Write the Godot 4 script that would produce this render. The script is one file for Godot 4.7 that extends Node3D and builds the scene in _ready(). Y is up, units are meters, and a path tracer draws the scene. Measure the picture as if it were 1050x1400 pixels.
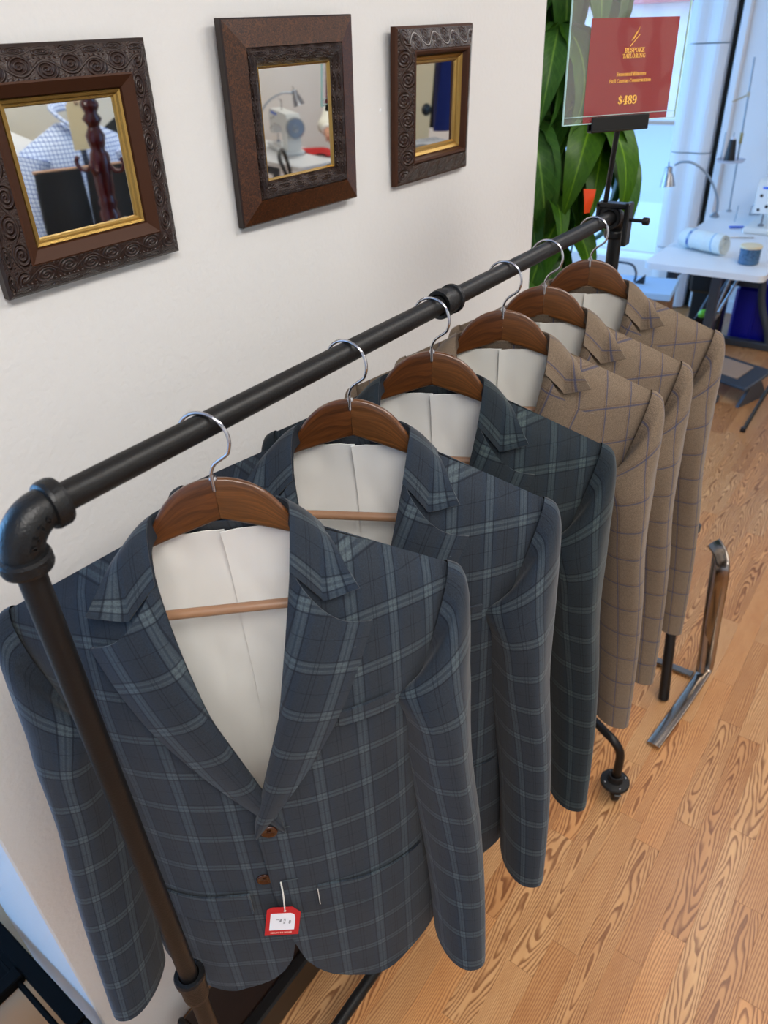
extends Node3D

# ---------------------------------------------------------------- state
var M := {}
var rng := RandomNumberGenerator.new()
var noise := FastNoiseLite.new()
var soft := FastNoiseLite.new()
const BAR_X := 0.356
const BAR_Y := 1.536
const BAR_R := 0.0126


func _ready() -> void:
	rng.seed = 11
	noise.seed = 4
	noise.frequency = 1.0
	noise.fractal_octaves = 3
	soft.seed = 9
	soft.frequency = 1.0
	soft.fractal_type = FastNoiseLite.FRACTAL_NONE
	# ---- camera
	var cam := Camera3D.new()
	cam.name = "camera"
	add_child(cam)
	cam.transform = Transform3D(Basis(Vector3(0.8031, -0.0451, -0.5942), Vector3(-0.2968, 0.8340, -0.4652), Vector3(0.5165, 0.5500, 0.6563)).orthonormalized(), Vector3(0.88, 1.844, 0.0))
	var lens := CameraAttributesPhysical.new()
	lens.frustum_focal_length = 17.143
	lens.exposure_aperture = 4.6
	lens.frustum_focus_distance = 0.95
	lens.frustum_near = 0.05
	lens.frustum_far = 200.0
	cam.attributes = lens
	cam.fov = 69.984
	cam.near = 0.05
	cam.far = 200.0
	cam.current = true
	# ---- sky and exposure
	var env := Environment.new()
	env.background_mode = Environment.BG_SKY
	var sky := Sky.new()
	var sm := ProceduralSkyMaterial.new()
	sm.sky_top_color = Color(0.55, 0.77, 1.0)
	sm.sky_horizon_color = Color(0.82, 0.91, 1.0)
	sm.ground_bottom_color = Color(0.55, 0.58, 0.62)
	sm.ground_horizon_color = Color(0.75, 0.80, 0.86)
	sm.sky_energy_multiplier = 1.7
	sm.ground_energy_multiplier = 1.0
	sky.sky_material = sm
	env.sky = sky
	env.tonemap_mode = Environment.TONE_MAPPER_LINEAR
	env.tonemap_exposure = 0.99
	env.sdfgi_enabled = true
	env.ssao_enabled = true
	env.ssil_enabled = true
	var we := WorldEnvironment.new()
	we.name = "environment"
	we.environment = env
	add_child(we)
	# ---- daylight that comes in through the two side windows and the storefront
	var day := Color(0.40, 0.71, 1.0)
	area("daylight_side", Vector3(-2.36, 1.5, 0.75), Vector3(0, -90, 0), Vector2(1.7, 2.0), day, 9.0)
	area("daylight_side", Vector3(-2.36, 1.5, -4.0), Vector3(0, -90, 0), Vector2(2.4, 2.0), day, 4.4)
	make_materials()
	build_room()
	build_floor()
	build_rack()
	build_jackets()
	build_mirrors()
	build_sign()
	build_plant()
	build_sewing_corner()
	build_front_bits()
	build_behind()


func area(called: String, at: Vector3, turn: Vector3, size: Vector2, color: Color, energy: float, parent: Node = self) -> void:
	var l := AreaLight3D.new()
	l.name = called
	l.area_size = size
	l.area_normalize_energy = true
	l.light_color = color
	l.light_energy = energy
	l.shadow_enabled = true
	l.area_range = 20.0
	l.area_attenuation = 2.0
	parent.add_child(l, true)
	l.position = at
	l.rotation_degrees = turn


# ---------------------------------------------------------------- nodes
var used := {}

func numbered(called: String) -> String:
	if not used.has(called):
		used[called] = 0
		return called
	used[called] += 1
	return "%s_%03d" % [called, used[called]]


func tag(o: Node, label: String, category: String, group := "") -> void:
	o.set_meta("label", label)
	o.set_meta("category", category)
	if group != "":
		o.set_meta("group", group)


func thing(called: String, label: String, category: String, at := Vector3.ZERO, turn := 0.0, group := "") -> Node3D:
	var o := Node3D.new()
	o.name = numbered(called)
	add_child(o)
	o.position = at
	o.rotation_degrees.y = turn
	tag(o, label, category, group)
	return o


func part(parent: Node, called: String, mesh: Mesh, material: Material, xf := Transform3D()) -> MeshInstance3D:
	var o := MeshInstance3D.new()
	o.name = called
	o.mesh = mesh
	o.material_override = material
	o.transform = xf
	parent.add_child(o, true)
	return o


func single(called: String, mesh: Mesh, material: Material, label: String, category: String, xf := Transform3D(), group := "") -> MeshInstance3D:
	var o := part(self, numbered(called), mesh, material, xf)
	tag(o, label, category, group)
	return o


func structure(called: String, mesh: Mesh, material: Material, label: String, category: String, xf := Transform3D()) -> MeshInstance3D:
	var o := part(self, called, mesh, material, xf)
	o.set_meta("kind", "structure")
	o.set_meta("label", label)
	o.set_meta("category", category)
	return o


func at(p: Vector3, turn := Vector3.ZERO, s := Vector3.ONE) -> Transform3D:
	return Transform3D(Basis.from_euler(turn * PI / 180.0).scaled_local(s), p)


# ---------------------------------------------------------------- meshes
func bake(v: PackedVector3Array, uv: PackedVector2Array, idx: PackedInt32Array, flat := false) -> ArrayMesh:
	var vv := v
	var uu := uv
	var ii := idx
	if flat:
		vv = PackedVector3Array()
		uu = PackedVector2Array()
		ii = PackedInt32Array()
		for k in idx.size():
			vv.append(v[idx[k]])
			uu.append(uv[idx[k]])
			ii.append(k)
	var nn := PackedVector3Array()
	nn.resize(vv.size())
	for k in range(0, ii.size(), 3):
		var a := ii[k]
		var b := ii[k + 1]
		var c := ii[k + 2]
		var n := (vv[c] - vv[a]).cross(vv[b] - vv[a])
		nn[a] += n
		nn[b] += n
		nn[c] += n
	for k in nn.size():
		nn[k] = nn[k].normalized() if nn[k].length() > 1e-14 else Vector3.UP
	var arr := []
	arr.resize(Mesh.ARRAY_MAX)
	arr[Mesh.ARRAY_VERTEX] = vv
	arr[Mesh.ARRAY_NORMAL] = nn
	arr[Mesh.ARRAY_TEX_UV] = uu
	arr[Mesh.ARRAY_INDEX] = ii
	var m := ArrayMesh.new()
	m.add_surface_from_arrays(Mesh.PRIMITIVE_TRIANGLES, arr)
	return m


func join(parts: Array) -> ArrayMesh:
	# several meshes (mesh or [mesh, transform]) as one surface
	var st := SurfaceTool.new()
	st.begin(Mesh.PRIMITIVE_TRIANGLES)
	for p in parts:
		if p is Array:
			st.append_from(p[0], 0, p[1])
		else:
			st.append_from(p, 0, Transform3D())
	return st.commit()


# chamfered box centred on the origin; uv in metres unless uvr is given (then the top and bottom faces carry that rect, v along z)
func box(s: Vector3, b := 0.002) -> ArrayMesh:
	var h := s * 0.5
	b = minf(b, minf(h.x, minf(h.y, h.z)) * 0.9)
	var v := PackedVector3Array()
	var uv := PackedVector2Array()
	var idx := PackedInt32Array()
	var quad := func(a: Vector3, bb: Vector3, c: Vector3, d: Vector3, n: Vector3):
		var k := v.size()
		for p: Vector3 in [a, bb, c, d]:
			v.append(p)
			var an := n.abs()
			if an.y >= an.x and an.y >= an.z:
				uv.append(Vector2(p.x, p.z))
			elif an.x >= an.z:
				uv.append(Vector2(p.z, p.y))
			else:
				uv.append(Vector2(p.x, p.y))
		if (c - a).cross(bb - a).dot(n) > 0.0:
			idx.append_array(PackedInt32Array([k, k + 1, k + 2, k, k + 2, k + 3]))
		else:
			idx.append_array(PackedInt32Array([k, k + 2, k + 1, k, k + 3, k + 2]))
	var ax := [Vector3.RIGHT, Vector3.UP, Vector3.BACK]
	for i in 3:
		var u: Vector3 = ax[(i + 1) % 3]
		var w: Vector3 = ax[(i + 2) % 3]
		var hu: float = h[(i + 1) % 3]
		var hw: float = h[(i + 2) % 3]
		for sg in [-1.0, 1.0]:
			var n: Vector3 = ax[i] * sg
			var o: Vector3 = n * h[i]
			quad.call(o - u * (hu - b) - w * (hw - b), o + u * (hu - b) - w * (hw - b), o + u * (hu - b) + w * (hw - b), o - u * (hu - b) + w * (hw - b), n)
			for sj in [-1.0, 1.0]:
				var m: Vector3 = u * sj
				var e1: Vector3 = o + m * (hu - b)
				var e2: Vector3 = n * (h[i] - b) + m * hu
				quad.call(e1 - w * (hw - b), e1 + w * (hw - b), e2 + w * (hw - b), e2 - w * (hw - b), (n + m))
	for sx in [-1.0, 1.0]:
		for sy in [-1.0, 1.0]:
			for sz in [-1.0, 1.0]:
				var c := Vector3(sx, sy, sz)
				var p1: Vector3 = (h - Vector3(0, b, b)) * c
				var p2: Vector3 = (h - Vector3(b, 0, b)) * c
				var p3: Vector3 = (h - Vector3(b, b, 0)) * c
				quad.call(p1, p2, p3, p3, c)
	return bake(v, uv, idx, true)


# quads over rows of points; uv rows alike
func grid(rows: Array, uvs: Array, wrap_row := false, flip := false) -> ArrayMesh:
	var v := PackedVector3Array()
	var uv := PackedVector2Array()
	var idx := PackedInt32Array()
	var nv := rows.size()
	var nu: int = rows[0].size()
	for j in nv:
		for i in nu:
			v.append(rows[j][i])
			uv.append(uvs[j][i])
	for j in nv - 1:
		for i in nu - 1:
			var a := j * nu + i
			var b := a + 1
			var c := a + nu + 1
			var d := a + nu
			if flip:
				idx.append_array(PackedInt32Array([a, c, b, a, d, c]))
			else:
				idx.append_array(PackedInt32Array([a, b, c, a, c, d]))
	var m := bake(v, uv, idx)
	if wrap_row:  # the first and last column share their normals
		var arr := m.surface_get_arrays(0)
		var nn: PackedVector3Array = arr[Mesh.ARRAY_NORMAL]
		for j in nv:
			var s := (nn[j * nu] + nn[j * nu + nu - 1]).normalized()
			nn[j * nu] = s
			nn[j * nu + nu - 1] = s
		arr[Mesh.ARRAY_NORMAL] = nn
		m = ArrayMesh.new()
		m.add_surface_from_arrays(Mesh.PRIMITIVE_TRIANGLES, arr)
	return m


# cloth: a grid with a thickness, its edges closed. P(u, v) -> Vector3, U(u, v, p) -> Vector2
func sheet(P: Callable, nu: int, nv: int, U: Callable, th := 0.0, side := 1.0) -> ArrayMesh:
	var rows := []
	var uvs := []
	for j in nv + 1:
		var r := PackedVector3Array()
		var q := PackedVector2Array()
		for i in nu + 1:
			var p: Vector3 = P.call(float(i) / nu, float(j) / nv)
			r.append(p)
			q.append(U.call(float(i) / nu, float(j) / nv, p))
		rows.append(r)
		uvs.append(q)
	if th <= 0.0:
		return grid(rows, uvs)
	var top := grid(rows, uvs)
	var nn: PackedVector3Array = top.surface_get_arrays(0)[Mesh.ARRAY_NORMAL]
	var low := []
	for j in nv + 1:
		var r := PackedVector3Array()
		for i in nu + 1:
			r.append(rows[j][i] - nn[j * (nu + 1) + i] * th * side)
		low.append(r)
	var bottom := grid(low, uvs, false, true)
	var ring_a := PackedVector3Array()
	var ring_b := PackedVector3Array()
	var ring_uv := PackedVector2Array()
	for i in nu:
		ring_a.append(rows[0][i]); ring_b.append(low[0][i]); ring_uv.append(uvs[0][i])
	for j in nv:
		ring_a.append(rows[j][nu]); ring_b.append(low[j][nu]); ring_uv.append(uvs[j][nu])
	for i in range(nu, 0, -1):
		ring_a.append(rows[nv][i]); ring_b.append(low[nv][i]); ring_uv.append(uvs[nv][i])
	for j in range(nv, -1, -1):
		ring_a.append(rows[j][0]); ring_b.append(low[j][0]); ring_uv.append(uvs[j][0])
	var rim := grid([ring_a, ring_b], [ring_uv, ring_uv])
	return join([top, bottom, rim])


func smooth_path(pts: Array, per := 6) -> PackedVector3Array:
	var out := PackedVector3Array()
	for k in pts.size() - 1:
		var p0: Vector3 = pts[maxi(k - 1, 0)]
		var p1: Vector3 = pts[k]
		var p2: Vector3 = pts[k + 1]
		var p3: Vector3 = pts[mini(k + 2, pts.size() - 1)]
		for i in per:
			out.append(p1.cubic_interpolate(p2, p0, p3, float(i) / per))
	out.append(pts[-1])
	return out


# tube along points; r is a number or an array as long as the points; squash scales the second axis
func tube(pts: PackedVector3Array, r: Variant, seg := 12, caps := true, squash := 1.0, first_side := Vector3.ZERO) -> ArrayMesh:
	var n := pts.size()
	var rows := []
	var uvs := []
	var side := first_side
	var length := 0.0
	for k in n:
		var t := (pts[mini(k + 1, n - 1)] - pts[maxi(k - 1, 0)]).normalized()
		if side == Vector3.ZERO:
			side = t.cross(Vector3.UP if absf(t.y) < 0.9 else Vector3.RIGHT)
		side = (side - t * side.dot(t)).normalized()
		var other := t.cross(side)
		var rad: float = r[k] if r is Array or r is PackedFloat32Array else r
		if k > 0:
			length += pts[k].distance_to(pts[k - 1])
		var row := PackedVector3Array()
		var q := PackedVector2Array()
		for i in seg + 1:
			var a := TAU * i / seg
			row.append(pts[k] + (side * cos(a) + other * sin(a) * squash) * rad)
			q.append(Vector2(float(i) / seg * TAU * rad, length))
		rows.append(row)
		uvs.append(q)
	var m := grid(rows, uvs, true)
	if not caps:
		return m
	return join([m, fan(rows[0], false), fan(rows[n - 1], true)])


func fan(ring: PackedVector3Array, flip: bool) -> ArrayMesh:
	var c := Vector3.ZERO
	for i in ring.size() - 1:
		c += ring[i]
	c /= ring.size() - 1
	var v := PackedVector3Array([c])
	var uv := PackedVector2Array([Vector2.ZERO])
	var idx := PackedInt32Array()
	for p in ring:
		v.append(p)
		uv.append(Vector2(p.x - c.x, p.z - c.z))
	for i in range(1, ring.size()):
		if flip:
			idx.append_array(PackedInt32Array([0, i, i + 1 if i + 1 < v.size() else 1]))
		else:
			idx.append_array(PackedInt32Array([0, i + 1 if i + 1 < v.size() else 1, i]))
	return bake(v, uv, idx, true)


func bar(a: Vector3, b: Vector3, r: float, seg := 12) -> ArrayMesh:
	return tube(PackedVector3Array([a, b]), r, seg)


# turned about y: profile of (radius, height); flat shading breaks are made by doubled points
func lathe(profile: Array, seg := 24) -> ArrayMesh:
	var rows := []
	var uvs := []
	for p in profile:
		var row := PackedVector3Array()
		var q := PackedVector2Array()
		for i in seg + 1:
			var a := TAU * i / seg
			row.append(Vector3(cos(a) * p.x, p.y, sin(a) * p.x))
			q.append(Vector2(float(i) / seg, p.y * 10.0))
		rows.append(row)
		uvs.append(q)
	return grid(rows, uvs, true, true)


# hard-edged lathe: every band of the profile gets its own normals
func turned(profile: Array, seg := 24) -> ArrayMesh:
	var parts := []
	for k in profile.size() - 1:
		parts.append(lathe([profile[k], profile[k + 1]], seg))
	return join(parts)


# polygon in xy pushed along z from -d/2 to d/2
func prism(poly: PackedVector2Array, d: float) -> ArrayMesh:
	var v := PackedVector3Array()
	var uv := PackedVector2Array()
	var idx := PackedInt32Array()
	var n := poly.size()
	if Geometry2D.is_polygon_clockwise(poly):
		poly.reverse()
	var tri := Geometry2D.triangulate_polygon(poly)
	for z in [d * 0.5, -d * 0.5]:
		for p in poly:
			v.append(Vector3(p.x, p.y, z))
			uv.append(p)
	for k in range(0, tri.size(), 3):
		var a := tri[k]
		var b := tri[k + 1]
		var c := tri[k + 2]
		if (poly[b] - poly[a]).cross(poly[c] - poly[a]) > 0.0:
			var t := b
			b = c
			c = t
		idx.append_array(PackedInt32Array([a, b, c, n + a, n + c, n + b]))
	for k in n:
		var k2 := (k + 1) % n
		idx.append_array(PackedInt32Array([k, n + k, n + k2, k, n + k2, k2]))
	return bake(v, uv, idx, true)


func round_rect(w: float, h: float, r: float, n := 5) -> PackedVector2Array:
	var out := PackedVector2Array()
	for c in [[1, 1, 0.0], [-1, 1, 90.0], [-1, -1, 180.0], [1, -1, 270.0]]:
		for i in n + 1:
			var a := deg_to_rad(c[2] + 90.0 * i / n)
			out.append(Vector2(c[0] * (w * 0.5 - r) + cos(a) * r, c[1] * (h * 0.5 - r) + sin(a) * r))
	return out


func text(s: String, size: float, depth: float, font := "Droid Serif", bold := false) -> TextMesh:
	var f := SystemFont.new()
	f.font_names = PackedStringArray([font])
	if bold:
		f.font_weight = 700
	var t := TextMesh.new()
	t.font = f
	t.text = s
	t.font_size = 32
	t.pixel_size = size / 32.0
	t.depth = depth
	return t


func plain(color: Color, rough := 0.5, metal := 0.0) -> StandardMaterial3D:
	var m := StandardMaterial3D.new()
	m.albedo_color = color
	m.roughness = rough
	m.metallic = metal
	m.cull_mode = BaseMaterial3D.CULL_DISABLED
	return m


func tex(w: int, h: int, f: Callable) -> ImageTexture:
	var b := PackedByteArray()
	b.resize(w * h * 3)
	var k := 0
	for y in h:
		for x in w:
			var c: Color = f.call(x, y)
			b[k] = int(clampf(c.r, 0, 1) * 255.0)
			b[k + 1] = int(clampf(c.g, 0, 1) * 255.0)
			b[k + 2] = int(clampf(c.b, 0, 1) * 255.0)
			k += 3
	return ImageTexture.create_from_image(Image.create_from_data(w, h, false, Image.FORMAT_RGB8, b))


# ---------------------------------------------------------------- materials
func stripe(d: float, w: float, soft: float) -> float:
	return 1.0 - smoothstep(w, w + soft, absf(d))


func n2(x: float, y: float) -> float:
	return noise.get_noise_2d(x, y)


func make_materials() -> void:
	M.wall = plain(Color(0.855, 0.85, 0.845), 0.75)
	var wn := NoiseTexture2D.new()
	wn.width = 512
	wn.height = 512
	wn.seamless = true
	wn.noise = FastNoiseLite.new()
	wn.noise.frequency = 0.045
	wn.noise.seed = 3
	wn.noise.fractal_octaves = 3
	M.wall.heightmap_enabled = true
	M.wall.heightmap_texture = wn
	M.wall.heightmap_scale = 0.055
	M.wall.uv1_triplanar = true
	M.wall.uv1_world_triplanar = true
	M.wall.uv1_scale = Vector3.ONE * 3.2
	M.white_paint = plain(Color(0.92, 0.92, 0.92), 0.6)
	M.cream_paint = plain(Color(0.90, 0.87, 0.80), 0.7)
	M.trim = plain(Color(0.93, 0.94, 0.95), 0.35)
	M.ceiling = plain(Color(0.93, 0.93, 0.92), 0.9)
	M.dark_gap = plain(Color(0.05, 0.07, 0.06), 0.7)

	# oak: eight strips side by side, each with a run of grain of its own
	var w := 1024
	var h := 1400
	var lane_kind := [0.0, 1.0, 0.35, 1.0, 0.1, 0.8, 0.6, 0.0]
	M.oak_tex = tex(w, h, func(x: int, y: int) -> Color:
		var lane := x / 128
		var a := (x % 128) / 128.0 * 0.066 - 0.033
		var l := y / 1400.0 * 0.75
		var kind: float = lane_kind[lane]
		var o := lane * 7.3
		var wob := soft.get_noise_2d(a * 22.0 + o, l * 3.0 + o) * 0.010 + soft.get_noise_2d(a * 55.0, l * 11.0 + o) * 0.0022
		var r: float
		if kind > 0.5:
			var aa := a + soft.get_noise_2d(o, l * 2.0) * 0.016
			r = sqrt(aa * aa * 1.4 + pow(0.012 + 0.055 * absf(l - 0.36 + soft.get_noise_2d(o + 9.0, l * 3.0) * 0.08), 2.0)) * 1.25 + wob
		else:
			r = a * (1.3 + kind) + l * 0.010 + wob * 0.7
		var ring := fposmod(r / 0.0066, 1.0)
		var line := smoothstep(0.42, 0.80, ring) * (1.0 - smoothstep(0.92, 1.0, ring))
		var fine := soft.get_noise_2d(a * 1300.0 + o, l * 22.0) * 0.5 + 0.5
		var blotch := n2(a * 22.0 + o * 3.0, l * 5.0) * 0.5 + 0.5
		var c := Color(0.825, 0.645, 0.45).lerp(Color(0.745, 0.545, 0.36), clampf(blotch * 0.9 + (fine - 0.5) * 0.55, 0.0, 1.0))
		c = c.lerp(Color(0.50, 0.325, 0.20), clampf(line * (0.62 + 0.5 * fine) * (1.0 if kind > 0.5 else 0.72), 0.0, 1.0))
		return c)
	for k in 4:
		var t := plain([Color(1, 1, 1), Color(0.97, 0.95, 0.93), Color(1.0, 0.95, 0.90), Color(0.93, 0.88, 0.84)][k], 0.30)
		t.albedo_texture = M.oak_tex
		t.metallic_specular = 0.45
		M["oak_%d" % k] = t
	M.oak_slab = plain(Color(0.66, 0.45, 0.26), 0.4)

	# dark wood for hangers
	M.hanger_tex = tex(256, 512, func(x: int, y: int) -> Color:
		var a := x / 256.0
		var l := y / 512.0
		var g := n2(a * 26.0 + n2(l * 3.0, a * 2.0) * 2.0, l * 2.4)
		var f := n2(a * 150.0, l * 9.0)
		return Color(0.46, 0.285, 0.14).lerp(Color(0.30, 0.18, 0.083), clampf(0.5 + g * 0.75 + f * 0.25, 0.0, 1.0)))
	M.hanger = plain(Color(1, 1, 1), 0.30)
	M.hanger.albedo_texture = M.hanger_tex
	M.hanger.clearcoat_enabled = true
	M.hanger.clearcoat = 0.4
	M.hanger.clearcoat_roughness = 0.25
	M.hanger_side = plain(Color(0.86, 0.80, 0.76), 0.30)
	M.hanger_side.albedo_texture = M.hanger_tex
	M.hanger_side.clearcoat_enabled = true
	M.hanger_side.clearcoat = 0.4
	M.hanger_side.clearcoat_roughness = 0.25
	M.dowel = plain(Color(0.62, 0.47, 0.36), 0.35)
	M.chrome = plain(Color(0.80, 0.80, 0.82), 0.12, 1.0)
	M.chair_steel = plain(Color(0.62, 0.58, 0.54), 0.2, 1.0)
	M.brushed = plain(Color(0.62, 0.63, 0.65), 0.25, 1.0)
	M.iron = plain(Color(0.085, 0.083, 0.086), 0.42, 0.35)
	var inz := NoiseTexture2D.new()
	inz.width = 256
	inz.height = 256
	inz.seamless = true
	inz.noise = FastNoiseLite.new()
	inz.noise.frequency = 0.09
	M.iron.heightmap_enabled = true
	M.iron.heightmap_texture = inz
	M.iron.heightmap_scale = 0.02
	M.iron.uv1_triplanar = true
	M.iron.uv1_scale = Vector3.ONE * 12.0
	M.iron_cast = plain(Color(0.075, 0.078, 0.085), 0.40, 0.30)
	M.iron_dull = plain(Color(0.085, 0.085, 0.09), 0.6, 0.2)
	M.iron_cast.heightmap_enabled = true
	M.iron_cast.heightmap_texture = inz
	M.iron_cast.heightmap_scale = 0.05
	M.iron_cast.uv1_triplanar = true
	M.iron_cast.uv1_scale = Vector3.ONE * 14.0
	M.black = plain(Color(0.035, 0.035, 0.04), 0.4)
	M.black_satin = plain(Color(0.05, 0.05, 0.055), 0.3, 0.2)

	# plaid wool: u across, v down, one repeat per tile
	var plaid := func(x: int, y: int) -> Color:
		var u := x / 440.0
		var v := y / 560.0
		var c := Color(0.168, 0.192, 0.225)
		var warp := 0.0
		var weft := 0.0
		for s in [0.30, 0.42]:
			warp += stripe(u - s, 0.032, 0.022)
			weft += stripe(v - s, 0.026, 0.016)
		warp += 0.35 * stripe(u - 0.36, 0.05, 0.02)
		weft += 0.35 * stripe(v - 0.36, 0.045, 0.02)
		var dark := stripe(u - 0.235, 0.010, 0.006) + stripe(u - 0.485, 0.010, 0.006) + stripe(v - 0.245, 0.008, 0.005) + stripe(v - 0.475, 0.008, 0.005)
		dark += 0.75 * (stripe(u - 0.82, 0.007, 0.005) + stripe(u - 0.90, 0.007, 0.005) + stripe(v - 0.86, 0.006, 0.004))
		var blue := stripe(u - 0.36, 0.20, 0.08)
		c = c.lerp(Color(0.135, 0.20, 0.29), blue * 0.18)
		c = c.lerp(Color(0.335, 0.38, 0.395), clampf(warp * 0.31 + weft * 0.37, 0.0, 0.8))
		c = c.lerp(Color(0.06, 0.07, 0.10), clampf(dark * 0.42, 0.0, 0.6))
		# twill: threads a third of a millimetre apart, with uneven dye
		var tw := sin((x * 0.9 + y * 0.9)) * 0.5 + 0.5
		var hair := hash(Vector2i(x / 2, y / 7)) % 1000 / 1000.0 + hash(Vector2i(x / 7 + 900, y / 2)) % 1000 / 1000.0
		var k := 0.80 + 0.16 * tw + 0.19 * (hair - 0.6)
		return Color(c.r * k, c.g * k, c.b * k)
	M.plaid = cloth(tex(440, 560, plaid), Vector2(1.0 / 0.056, 1.0 / 0.064))
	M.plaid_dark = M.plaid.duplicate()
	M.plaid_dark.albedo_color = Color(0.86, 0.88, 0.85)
	var pane := func(x: int, y: int) -> Color:
		var u := x / 440.0
		var v := y / 560.0
		var c := Color(0.445, 0.385, 0.325)
		var hair := hash(Vector2i(x / 3, y / 8)) % 1000 / 1000.0 + hash(Vector2i(x / 8 + 900, y / 3)) % 1000 / 1000.0
		var line := stripe(u - 0.5, 0.018, 0.016) + stripe(v - 0.5, 0.015, 0.013)
		var brown := stripe(u - 0.43, 0.012, 0.01) + stripe(v - 0.44, 0.01, 0.01)
		c = c.lerp(Color(0.30, 0.22, 0.18), clampf(brown * 0.30, 0, 1))
		c = c.lerp(Color(0.20, 0.22, 0.36), clampf(line * 0.52, 0.0, 0.7))
		var tw := sin((x * 0.8 + y * 0.8)) * 0.5 + 0.5
		var k := 0.84 + 0.12 * tw + 0.20 * (hair - 0.7)
		return Color(c.r * k, c.g * k, c.b * k)
	M.pane = cloth(tex(440, 560, pane), Vector2(1.0 / 0.052, 1.0 / 0.060))
	M.lining = plain(Color(0.975, 0.97, 0.955), 0.38)
	M.lining.metallic_specular = 0.45
	M.lining_tan = plain(Color(0.95, 0.94, 0.91), 0.38)
	M.navy_felt = plain(Color(0.09, 0.11, 0.15), 0.95)
	M.tan_felt = plain(Color(0.30, 0.24, 0.19), 0.95)
	M.button = plain(Color(0.24, 0.125, 0.06), 0.2)
	M.thread = plain(Color(0.20, 0.23, 0.25), 0.8)
	M.white_thread = plain(Color(0.88, 0.87, 0.83), 0.8)
	M.yellow_thread = plain(Color(0.85, 0.74, 0.32), 0.8)

	# picture frames
	var scroll := func(x: int, y: int) -> Color:
		var u := x / 384.0
		var v := y / 128.0
		var z := 0.22 + 0.1 * (n2(u * 30.0, v * 10.0))
		for s in [[0.25, 0.40, 1.0], [0.75, 0.60, -1.0], [1.25, 0.40, 1.0], [-0.25, 0.60, -1.0]]:
			var dx: float = (u - s[0]) * 2.0
			var dy: float = (v - s[1]) * s[2]
			var r := sqrt(dx * dx + dy * dy)
			var a := atan2(dy, dx)
			if r < 0.50:
				var ph := fposmod(r / 0.17 - a / TAU, 1.0)
				z = maxf(z, (0.30 + 0.70 * pow(sin(ph * PI), 1.5)) * (1.0 - smoothstep(0.42, 0.50, r)))
		var wave := absf(v - 0.5 - 0.30 * sin(u * TAU))
		z = maxf(z, 0.95 * (1.0 - smoothstep(0.035, 0.085, wave)))
		var twig := absf(fposmod(u * 10.0 + v * 2.0 * signf(v - 0.5), 1.0) - 0.5)
		z = maxf(z, 0.60 * (1.0 - smoothstep(0.10, 0.28, twig)) * smoothstep(0.30, 0.44, absf(v - 0.5)) * (1.0 - smoothstep(0.44, 0.48, absf(v - 0.5))))
		return Color(z, z, z)
	M.scroll_tex = tex(384, 128, scroll)
	M.carved = plain(Color(0.175, 0.105, 0.08), 0.36)
	M.carved.heightmap_enabled = true
	M.carved.heightmap_texture = M.scroll_tex
	M.carved.heightmap_scale = 0.33
	M.carved_shiny = M.carved.duplicate()
	M.carved_shiny.albedo_color = Color(0.19, 0.115, 0.085)
	M.carved_shiny.roughness = 0.26
	M.frame_brown = plain(Color(0.25, 0.145, 0.09), 0.5)
	M.frame_brown.metallic_specular = 0.3
	M.frame_dark = plain(Color(0.12, 0.065, 0.045), 0.35)
	M.burl = plain(Color(1, 1, 1), 0.28)
	M.burl.albedo_texture = tex(384, 256, func(x: int, y: int) -> Color:
		var u := x / 60.0
		var v := y / 60.0
		var q := n2(u + 2.0 * n2(u * 0.8, v * 0.8 + 4.0), v + 2.0 * n2(u * 0.8 + 9.0, v * 0.8))
		var s := n2(u * 6.0, v * 6.0 + 20.0)
		return Color(0.35, 0.20, 0.105).lerp(Color(0.13, 0.065, 0.04), clampf(0.5 + q * 0.9 + s * 0.35, 0.0, 1.0)))
	M.gilt = plain(Color(0.68, 0.55, 0.30), 0.30, 0.85)
	M.gilt.heightmap_enabled = true
	M.gilt.heightmap_texture = inz
	M.gilt.heightmap_scale = 0.04
	M.gilt.uv1_triplanar = true
	M.gilt.uv1_scale = Vector3.ONE * 20.0
	M.mirror = plain(Color(0.90, 0.91, 0.90), 0.02, 1.0)

	M.card_red = plain(Color(0.50, 0.02, 0.035), 0.5)
	M.card_red.metallic_specular = 0.15
	M.gold_ink = plain(Color(0.95, 0.72, 0.32), 0.5)
	M.acrylic = StandardMaterial3D.new()
	M.acrylic.albedo_color = Color(1, 1, 1, 0.05)
	M.acrylic.transparency = BaseMaterial3D.TRANSPARENCY_ALPHA
	M.acrylic.roughness = 0.03
	M.acrylic.metallic_specular = 0.40
	M.acrylic.cull_mode = BaseMaterial3D.CULL_DISABLED
	M.glass = M.acrylic.duplicate()
	M.glass_edge = plain(Color(0.70, 0.86, 0.84), 0.1)
	M.tag_red = plain(Color(0.72, 0.12, 0.14), 0.5)
	M.paper = plain(Color(0.90, 0.90, 0.92), 0.6)
	M.ink = plain(Color(0.16, 0.16, 0.18), 0.7)


func cloth(t: ImageTexture, per_metre: Vector2) -> StandardMaterial3D:
	var m := plain(Color(1, 1, 1), 0.92)
	m.albedo_texture = t
	m.uv1_scale = Vector3(per_metre.x, per_metre.y, 1.0)
	m.metallic_specular = 0.25
	m.rim_enabled = true
	m.rim = 0.25
	m.rim_tint = 0.5
	return m


# ---------------------------------------------------------------- the shop
const LEFT := -2.4
const RIGHT := 5.4
const BACK := 2.2
const END := -5.7
const TOP := 2.9

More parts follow.
